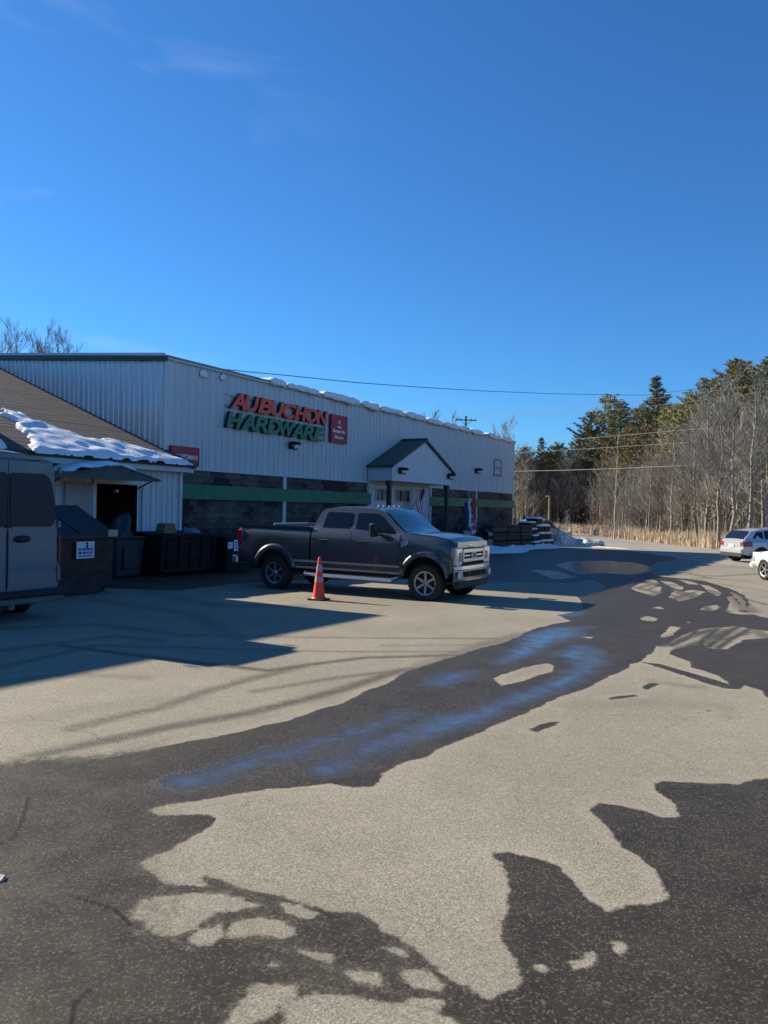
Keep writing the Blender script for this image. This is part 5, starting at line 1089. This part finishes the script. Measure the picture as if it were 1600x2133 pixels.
ground_snow([(19.8, -3.3), (20.6, -3.9), (22.2, -4.5), (23.8, -4.1), (25.5, -3.7), (27, -3.3), (29, -3.3), (31, -3.6), (33, -3.4), (34.0, -3.0), (33.6, -2.2), (30, -1.6), (22, -1.8), (20, -2.4)], .34, 11, 'shaded snow bank spreading from the foot of the timber stacks', edge=.9)
solo('snow_heap', lump(3.2, 2.2, 1.0, 21, 16), SNOWD, 'sunlit heap of ploughed snow beyond the far store corner', 'snow', M=Matrix.Translation((13.3, 58.5, gzw(58.5)-.05)), smooth=True)
solo('snow_heap', lump(2.6, 2.0, .55, 25, 14), SNOWD, 'lower lumpy snow heap right of the sunlit heap', 'snow', M=Matrix.Translation((15.4, 58.0, gzw(58)-.05)), smooth=True)
ground_snow([(11.5, 56.3), (13, 54.6), (15, 53.6), (16.6, 51.6), (16.9, 52.6), (16.2, 55), (15, 57), (13.6, 59), (11.5, 60)], .08, 31, 'thin strip of melting snow along the edge of the road', m=SNOWD, edge=.4, step=.14, local=False)

# ------------------------------------------------------------------ posts, poles and wires
PO = thing('light_post', 'pale wooden post standing in the dry grass beyond the far store corner', 'post', Matrix.Translation((15.9, 74, gzw(74))))
b = MB(); b.tube([(0, 0, 0), (0, 0, 4.1)], [.13, .10], 8); part('post_shaft', b, WOODP, PO, 'auto')
b = MB(); b.box(-.35, .05, -.08, .08, 4.1, 4.25); part('lamp_head', b, ALLOY, PO)
def upole(x, y, h_, label, ang):
    o = thing('utility_pole', label, 'pole', Matrix.Translation((x, y, gzw(y)-.2)) @ Matrix.Rotation(R(ang), 4, 'Z'), 'utility poles')
    b = MB(); b.tube([(0, 0, 0), (0, 0, h_)], [.19, .12], 10); part('pole_shaft', b, POLEW, o, 'auto')
    b = MB(); b.box(-1.25, 1.25, -.16, -.10, h_-.55, h_-.42); part('crossarm', b, POLEW, o)
    for x_ in (-1.15, -.6, .6, 1.15):
        q = MB(); q.lathe([(.04, 0), (.06, .04), (.04, .08), (.06, .12), (.03, .18)], 8, M=Matrix.Translation((x_, -.13, h_-.42))); part('insulator', q, mat('brown_insulator', (.08, .04, .03), .3), o)
    for s in (-1, 1):
        q = MB(); q.tube([(s*.75, -.13, h_-.5), (0, -.13, h_-1.1)], .025, 5); part('brace', q, POLEW, o)
upole(9.35, 90, 13.9, 'utility pole with crossarm rising behind the far end of the store roof', 5)
upole(36, 50, 13.2, 'utility pole beyond the right edge of the view', -50)
def wire(pts, r_, m, label, cat='wire', group='overhead wires', sag=0):
    P = []
    for a, c in zip(pts, pts[1:]):
        a, c = Vector(a), Vector(c); n = 14
        for i in range(n):
            t = i/n; q = a.lerp(c, t); q.z -= sag*4*t*(1-t); P.append(q)
    P.append(Vector(pts[-1])); b = MB(); b.tube(P, r_, 4); solo('overhead_wire', b, m, label, cat, group=group)
A_, B_ = (9.35, 90), (36, 50)
for zA, zB, r_, m, lb, sg_ in ((12.7, 12.3, .014, WIRE, 'topmost pale wire crossing in front of the pine crowns', .55), (12.65, 11.9, .014, WIRE, 'second pale wire just below the topmost one in front of the pines', .95), (9.1, 9.2, .018, WIRE, 'pale wire crossing the upper bare trunks at the right', .25), (8.1, 7.9, .018, WIRE, 'pale wire crossing the forest level with the store eave', .15), (6.2, 6.3, .028, WIRE, 'thick lowest pale cable crossing the bare trees', .4)):
    wire([(A_[0], A_[1], zA), (B_[0], B_[1], zB)], r_, m, lb, sag=sg_)
wire([(-6.61, 27.31, 6.62), (-5.2, 29.17, 6.80), (-3.96, 30.86, 6.98), (-1.4, 34.35, 7.32), (1.55, 38.38, 7.81), (5.28, 43.46, 8.47), (11.05, 51.34, 9.59), (16.81, 59.22, 10.8), (22.57, 67, 12.02), (30.9, 57, 12.2), (36, 50, 12.6)], .016, WIRED, 'dark service cable swinging from the store eave across the sky')

# ------------------------------------------------------------------ trees
def branch(mbT, mbC, p, d, L_, r0_, level, r, spread, maxl, crossed=True):
    seg = 3 if level < 2 else 2; P = [p]; q = Vector(p); dd = Vector(d)
    for i in range(seg):
        dd = (dd+Vector((r.uniform(-1, 1), r.uniform(-1, 1), r.uniform(-.3, .8)))*.16).normalized(); q = q+dd*(L_/seg); P.append(q.copy())
    rs_ = [r0_*(1-.75*i/seg) for i in range(seg+1)]
    (mbT if level < 1 else mbC).tube(P, rs_, 4 if level < 1 else 3, caps=False)
    if level >= maxl: return
    n = (7, 6, 4)[min(level, 2)]
    for k in range(n):
        t = .25+.75*(k+r.random())/n; i = min(int(t*seg), seg-1); base = P[i].lerp(P[i+1], t*seg-i)
        ax = Vector((r.uniform(-1, 1), r.uniform(-1, 1), r.uniform(-.2, .9))).normalized(); nd = (dd*(1-spread)+ax*spread+Vector((0, 0, .22))).normalized()
        branch(mbT, mbC, base, nd, L_*r.uniform(.40, .62), max(r0_*.42, .011), level+1, r, spread, maxl)
def bare_tree_meshes(seed, H_, r0_, low=.35, n1=20, spread=.55):
    r = random.Random(seed); T = MB(); C_ = MB(); P = []; x = y = 0
    N = 9
    for i in range(N+1):
        P.append(Vector((x, y, H_*i/N))); x += r.uniform(-.16, .16); y += r.uniform(-.16, .16)
    T.tube(P, [r0_*(1-.88*(i/N)**.85) for i in range(N+1)], 6, caps=False)
    for k in range(n1):
        t = low+(1-low)*((k+r.random())/n1)**.9*.98; i = min(int(t*N), N-1); base = P[i].lerp(P[i+1], t*N-i); a = r.uniform(0, 6.283)
        up = .55+.5*t; d = Vector((math.cos(a), math.sin(a), up)).normalized(); L_ = H_*(.21*min(1, (1-t)*1.1)+.075)*r.uniform(.7, 1.3)
        branch(T, C_, base, d, L_, r0_*(.36*(1-t)+.10), 0, r, spread, 2)
    return T.mesh('trunk', BARK, True, fixn=False), C_.mesh('crown', TWIG, fixn=False)
def tuft(mb, c, r, size, n, up=.15):
    for k in range(n):
        a = r.uniform(0, 6.283); e = r.uniform(-.35, 1.0); d = Vector((math.cos(a)*math.cos(e), math.sin(a)*math.cos(e), math.sin(e)*.8+up)).normalized()
        L_ = size*r.uniform(.6, 1.1); s = d.cross(Vector((r.uniform(-1, 1), r.uniform(-1, 1), r.uniform(-1, 1)))).normalized()*size*.085
        o_ = Vector((r.uniform(-1, 1), r.uniform(-1, 1), r.uniform(-.5, .5)))*size*.35
        b = len(mb.v); mb.v += [tuple(c+o_-s), tuple(c+o_+s), tuple(c+o_+d*L_)]; mb.face((b, b+1, b+2))
def pine_meshes(seed, H_, low, rmax, needle, ragged=.5, top=1.0, ntuft=25):
    r = random.Random(seed); T = MB(); C_ = MB()
    lean = Vector((r.uniform(-.03, .03), r.uniform(-.03, .03), 1))
    P = [lean*(H_*i/8) for i in range(9)]; T.tube(P, [.21*(1-.85*i/8)+.015 for i in range(9)], 7, caps=False)
    z = low*H_
    while z < H_*.985:
        t = (z/H_-low)/(1-low); nb = r.randint(3, 5); a0 = r.uniform(0, 6.283)
        rad = rmax*((1-t)**.5 if ragged > .6 else min(1, (1-t)*1.3+.05))*(.55+.45*min(1, t*3.5+.35))*(r.uniform(.6, 1.1) if ragged > .6 else 1)
        for k in range(nb):
            if r.random() < ragged*.28*(1-t*.6): continue
            a = a0+6.283*k/nb+r.uniform(-.3, .3); L_ = rad*r.uniform(.55, 1.12); rise = .05+.55*t; base = lean*z; pts = [base]; n = 4
            for i in range(1, n+1):
                s = i/n; pts.append(base+Vector((math.cos(a)*L_*s, math.sin(a)*L_*s, L_*(rise*s+.16*s*s)-.05)))
            T.tube(pts, [.045*(1-t*.5), .035, .026, .018, .010], 3, caps=False)
            nt_ = max(3, int(L_*5.0))
            for i in range(nt_):
                s = .30+.70*(i+r.random())/nt_; j = min(int(s*n), n-1); q = pts[j].lerp(pts[j+1], s*n-j)
                side = Vector((-math.sin(a), math.cos(a), 0))*r.uniform(-.34, .34)*L_*(1.15-s*.6)
                tuft(C_, q+side+Vector((0, 0, .06)), r, .44*(1-.30*t), ntuft)
        z += H_*(.026+.020*r.random())*(1.05-.35*t)
    tuft(C_, lean*H_*.99, r, .35, 14, .9)
    return T.mesh('trunk', PBARK, True, fixn=False), C_.mesh('crown', needle, fixn=False)
BT = [bare_tree_meshes(s, 11.5, .15, l, n_, sp) for s, l, n_, sp in ((1, .18, 30, .55), (2, .30, 26, .45), (3, .12, 34, .6), (4, .40, 22, .4), (5, .20, 30, .5), (6, .14, 32, .65))]
PT = [pine_meshes(s, 14., l, rm, nd_, rg) for s, l, rm, nd_, rg in ((11, .46, 4.0, NEED, .8), (12, .40, 4.3, NEED2, .8), (13, .34, 2.9, NEED2, .3), (14, .55, 3.6, NEED, 1.1), (15, .38, 4.1, NEED, .8))]
def put_tree(kind, meshes, x, y, h_, base_h, label, group, rz):
    s = h_/base_h; z = gzw(y)-.1
    w_ = s if kind == 'pine_tree' else s*.5+.5
    M = Matrix.Translation((x, y, z)) @ Matrix.Rotation(rz, 4, 'Z') @ Matrix.Diagonal((w_, w_*(.85+.3*((rz*7.7) % 1)), s, 1))
    o = thing(kind, label, 'tree', M, group); link('trunk', meshes[0], o); link('crown', meshes[1], o); return o
# pines picked out against the sky: bearing (x/y), distance, top height above the camera datum
pines = [(.182, 105, 10.6, 1, 'small dark pine just past the far store corner'), (.204, 100, 11.6, 2, 'small pointed pine right of the far store corner'), (.218, 98, 10.2, 3, 'thin low pine behind the wooden post'),
 (.230, 94, 10.4, 4, 'low spreading pine left of the first tall pine group'), (.252, 90, 10.9, 0, 'ragged pine at the left foot of the rising tree line'), (.268, 82, 12.6, 1, 'broad dark pine at the left shoulder of the tall group'), (.288, 77, 13.9, 4, 'tall bushy pine leading the left pine group'),
 (.305, 80, 13.4, 1, 'dark pine behind the tall bushy one'), (.325, 74, 11.9, 0, 'pine with a sparse top in the dip before the conical pine'), (.352, 70, 14.6, 2, 'conical pointed pine standing clear against the sky'), (.343, 70, 11.0, 3, 'low crowned pine under the conical one'),
 (.372, 78, 12.7, 0, 'yellow-green pine right of the conical pine'), (.388, 70, 12.0, 3, 'open-crowned pine with sky showing through its trunk'), (.402, 67, 12.6, 4, 'pine on the slope of the right-hand ridge of crowns'), (.420, 64, 13.2, 0, 'dense pine before the tallest crowns'),
 (.437, 66, 13.0, 4, 'pine beside the tallest crown, left side'), (.455, 60, 14.0, 1, 'tallest crowned pine near the right edge'), (.470, 61, 14.3, 4, 'bushy pine just right of the tallest crown'), (.487, 58, 13.3, 0, 'pine dipping below the tallest crowns at the right'), (.503, 57, 13.8, 1, 'pine at the right edge of the view'), (.53, 55, 14, 2, 'pine past the right edge of the view'), (.57, 54, 13.5, 4, 'second pine past the right edge of the view')]
pines = [(k, max(y, min(116, 33/k)), 1.75+(zt-1.75)*max(y, min(116, 33/k))/y, kind, lb) for k, y, zt, kind, lb in pines]      # they stand behind the brush
for i, (k, y, zt, kind, lb) in enumerate(pines):
    put_tree('pine_tree', PT[kind], k*y, y, zt-gzw(y), 14.2, lb, 'pines in the wood beyond the road', i*1.3)
rf = random.Random(5)
for i in range(26):      # lower pines filling in between and behind
    k = .255+.30*i/26+rf.uniform(-.006, .006); near = min(pines, key=lambda p: abs(p[0]-k)); y = near[1]+rf.uniform(3, 16); zt = near[2]*rf.uniform(.62, .90)+rf.uniform(-.6, .3)
    put_tree('pine_tree', PT[rf.choice((0, 0, 1, 3, 4, 4))], k*y, y, 1.75+(zt-1.75)*(y/near[1])*.95-gzw(y), 14.2, 'lower pine half hidden among the taller pines in the wood', 'lower pines in the wood', i*2.3)
for i in range(16):
    k = .172+.095*i/16; y = rf.uniform(118, 132); put_tree('pine_tree', PT[(1, 4, 0, 1)[i % 4]], k*y, y, rf.uniform(8.6, 11.4)-gzw(y), 14.2, 'distant pine closing the view beyond the far store corner', 'distant pines past the store corner', i*1.9)
r = random.Random(77); cnt = 0
BL = ['leafless grey tree in the thick wood beyond the road', ]
for i in range(300):
    s = r.random(); y = 50+s*66; xe = 25.5+.5*math.sin(y*.3)+(3 if y > 75 else 0); dep = r.random()**1.3*26; x = xe+dep+.8; yy = y+r.uniform(-1.5, 1.5)
    if i % 4 == 1: yy = r.uniform(58, 88); x = interp(yy, [(a, b_) for a, b_ in VX])+3.2+max(0, yy-70)*.06+r.random()*4
    if i % 4 == 0: yy = r.uniform(112, 132); x = r.uniform(.165, .27)*yy
    k = x/yy
    if k < .17 or k > .66: continue
    # tops stay under the crowns: low on the left, higher on the right
    zt = (8.8 if yy > 111 else 5.4 if i % 4 == 1 and k < .40 else 7.0 if k < .26 else 8.6 if k < .38 else 10.0)+r.uniform(-2.0, 2.2)
    put_tree('bare_tree', BT[i % 6], x, yy, zt-gzw(yy), 11.5, BL[0], 'leafless trees in the wood beyond the road', r.uniform(0, 6.28)); cnt += 1
for k, y, zt, i, lb in ((.498, 51, 9.6, 2, 'pale leafless tree at the wood edge, behind the silver SUV roof'), (.478, 50, 10.6, 0, 'forked pale leafless tree just left of the silver SUV'), (.456, 52, 11.0, 1, 'tall straight pale leafless tree under the tallest pine crowns'), (.436, 54, 9.4, 3, 'pale leafless tree right of the gap of sky between the pines'), (.409, 60, 7.8, 4, 'shorter pale leafless tree below the open-crowned pine')):
    put_tree('bare_tree', BT[i], k*y, y, zt-gzw(y), 11.5, lb, 'pale-barked trees at the wood edge', i*2.1)
# a pale sapling in the roadside grass
sap = thing('sapling', 'small pale leafless sapling standing alone in the roadside grass', 'tree', Matrix.Translation((17.6, 74, gzw(74))) @ Matrix.Scale(.24, 4)); link('trunk', BT[2][0], sap); link('crown', BT[2][1], sap)
# bare trees behind the store
for k, y, zt, i in ((-.50, 72, 16.6, 0), (-.482, 70, 16.9, 2), (-.465, 73, 16.8, 4), (-.445, 70, 16.9, 1), (-.428, 71, 16.6, 5), (-.415, 72, 16.2, 2), (-.52, 68, 16, 3), (-.40, 76, 15.4, 0)):
    put_tree('bare_tree', BT[i], k*y, y, zt-gzw(y), 11.5, 'leafless tree top showing above the store roof at the far left', 'leafless trees behind the store, far left', i*1.7)
for k, y, zt, i, lb in ((.060, 96, 13.5, 3, 'leafless tree top over the store roof, left of the utility pole crossarm'), (.084, 98, 13.2, 1, 'leafless tree top over the store roof, touching the crossarm on its left'), (.150, 95, 12.2, 3, 'leafless tree top over the far end of the store roof, left of a pair'), (.160, 96, 12.6, 1, 'leafless tree top over the far end of the store roof, right of a pair')):
    put_tree('bare_tree', BT[i], k*y, y, zt-gzw(y), 11.5, lb, 'leafless trees behind the far end of the store', i*1.1)
for k, y, h_, lb in ((.3, 79, 11.5, 'tree still holding rust-brown leaves under the left pine group'), (.268, 68, 3.4, 'low rust-brown bush at the wood edge'), (.345, 74, 11.2, 'second rust-leaved tree, below the conical pine')):
    rr_ = random.Random(int(y)); c = MB()
    for q in range(60 if h_ > 5 else 45):
        a = rr_.uniform(0, 6.28); e = rr_.random()**.5; zz = rr_.uniform(.62 if h_ > 5 else .25, 1.0)*h_; tuft(c, Vector((math.cos(a)*e*1.5, math.sin(a)*e*1.5, zz)), rr_, .30, 7)
    o = thing('rust_leaved_tree', lb, 'tree', Matrix.Translation((k*y, y, gzw(y)-.1))); s_ = h_/11.5
    link('trunk', BT[1][0], o, Matrix.Diagonal((s_*.6, s_*.6, s_, 1))); part('crown', c, RUST, o, fixn=False)

def vx(y): return interp(y, [(a, b_) for a, b_ in VX])
# undergrowth and dry grass: nobody could count these
def ribbons(n, fn_, seed):
    r = random.Random(seed); q = MB()
    for _ in range(n):
        x, y, h_, w, lean, tw = fn_(r); z = gzw(y)-.05; a = r.uniform(0, math.pi); dx, dy = math.cos(a)*w, math.sin(a)*w; lx, ly = r.uniform(-lean, lean)*h_, r.uniform(-lean, lean)*h_
        b = len(q.v); q.v += [(x-dx, y-dy, z), (x+dx, y+dy, z), (x+lx*.4+dx*.8, y+ly*.4+dy*.8, z+h_*.5), (x+lx*.4-dx*.8, y+ly*.4-dy*.8, z+h_*.5), (x+lx, y+ly, z+h_)]
        q.face((b, b+1, b+2, b+3)); q.face((b+3, b+2, b+4))
        for k in range(tw):
            t = r.uniform(.25, .95); p = Vector((x+lx*t, y+ly*t, z+h_*t)); aa = r.uniform(0, 6.28); l_ = h_*r.uniform(.08, .24); e = p+Vector((math.cos(aa)*l_*.8, math.sin(aa)*l_*.8, l_*r.uniform(.2, 1.1))); ww = w*.38
            b = len(q.v); q.v += [(p.x-ww, p.y, p.z), (p.x+ww, p.y, p.z), tuple(e)]; q.face((b, b+1, b+2))
    return q
def f_brush(r):
    y = 44+r.random()*74; x = max(25.0 if y < 70 else 0, vx(y)+3.5+max(0, y-70)*.06)+r.random()**1.4*20; 
    return x, y, r.uniform(1.2, 6.5)*(1 if r.random() < .8 else 1.5), r.uniform(.010, .028), .13, 9
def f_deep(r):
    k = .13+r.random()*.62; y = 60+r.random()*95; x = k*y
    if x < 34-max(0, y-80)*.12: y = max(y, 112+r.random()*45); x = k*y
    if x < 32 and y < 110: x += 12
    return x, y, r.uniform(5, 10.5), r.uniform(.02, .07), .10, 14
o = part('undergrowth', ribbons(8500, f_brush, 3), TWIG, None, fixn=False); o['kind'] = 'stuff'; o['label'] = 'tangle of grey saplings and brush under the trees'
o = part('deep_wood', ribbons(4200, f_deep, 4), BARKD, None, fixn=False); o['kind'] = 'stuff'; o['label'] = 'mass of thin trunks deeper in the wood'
def f_back(r):
    x = -45+r.random()*70; y = 125+r.random()*25+(0 if x > 5 else 0); return x, y, r.uniform(6, 11), r.uniform(.04, .09), .05, 8
def thicket(n, seed):
    r = random.Random(seed); q = MB()
    for _ in range(n):
        k = .17+r.random()*.5; y = 50+r.random()*62; x = k*y
        if x < 27: y = 100+r.random()*32; x = k*y
        if x < vx(y)+3.0+max(0, y-70)*.06: continue
        if x > 44: continue
        z = gzw(y)+r.random()**1.25*8.0; a = r.uniform(0, 6.28); e = r.uniform(.1, 1.5); l = r.uniform(.5, 1.7); d = Vector((math.cos(a)*math.cos(e), math.sin(a)*math.cos(e), math.sin(e)))*l
        w = r.uniform(.006, .016); c = Vector((x, y, z)); s = Vector((d.y, -d.x, 0)).normalized()*w if abs(d.x)+abs(d.y) > .01 else Vector((w, 0, 0)); m_ = d*.5+Vector((r.uniform(-.1, .1), r.uniform(-.1, .1), 0))
        b = len(q.v); q.v += [tuple(c-s), tuple(c+s), tuple(c+m_+s*.7), tuple(c+m_-s*.7), tuple(c+d)]; q.face((b, b+1, b+2, b+3)); q.face((b+3, b+2, b+4))
    return q
o = part('thicket', thicket(95000, 12), TWIG, None, fixn=False); o['kind'] = 'stuff'; o['label'] = 'fine tangle of bare twigs through the lower wood'
def f_grass(r):
    y = 40+r.random()**1.0*80; x = vx(y)+.3+r.random()**1.1*(6 if y < 66 else 10); return x, y, r.uniform(.7, 1.6)*(.8+.5*noise.noise(Vector((x*.4, y*.4, 0)))), r.uniform(.014, .036), .16, 0
def f_grass2(r):
    y = 62+r.random()*50; x = 15.2+ (y-62)*.05+r.random()*8.5; return x, y, r.uniform(.3, .9), r.uniform(.015, .03), .25, 0
o = part('dry_grass', ribbons(42000, f_grass, 5), GRASS, None, fixn=False); o['kind'] = 'stuff'; o['label'] = 'tall tan dry grass along the roadside'

def added_treeline(name, label, a0, a1, rad, h_, seed, n=160):  # unseen dark wood, added behind the camera to dim reflections in vehicle windows
    q = MB(); P = []
    for i in range(n+1):
        a = a0+(a1-a0)*i/n; row = []
        for j, (dr, hh) in enumerate(((-3, 0), (-2.4, .45), (-.8, .85), (1.5, 1), (5, .8), (8, 0))):
            rr = rad+dr+3*noise.noise(Vector((i*.23, j*.8, seed))); H1 = h_*hh*(.8+.5*noise.noise(Vector((i*.35, j*.3, seed+7)))+.25*noise.noise(Vector((i*1.3, j, seed+9))))
            x, y = math.cos(a)*rr, math.sin(a)*rr+20; row.append((x, y, gzw(y)-.1+H1))
        P.append(row)
    q.grid(P); o = part(name, q, mat('unseen_wood_dark', (.035, .042, .034), .95, var=.5, vscale=.4), None); o['kind'] = 'stuff'; o['label'] = label
added_treeline('unseen_wood', 'unseen wood added behind the viewer to darken reflections', R(168), R(372), 105, 11, 3)
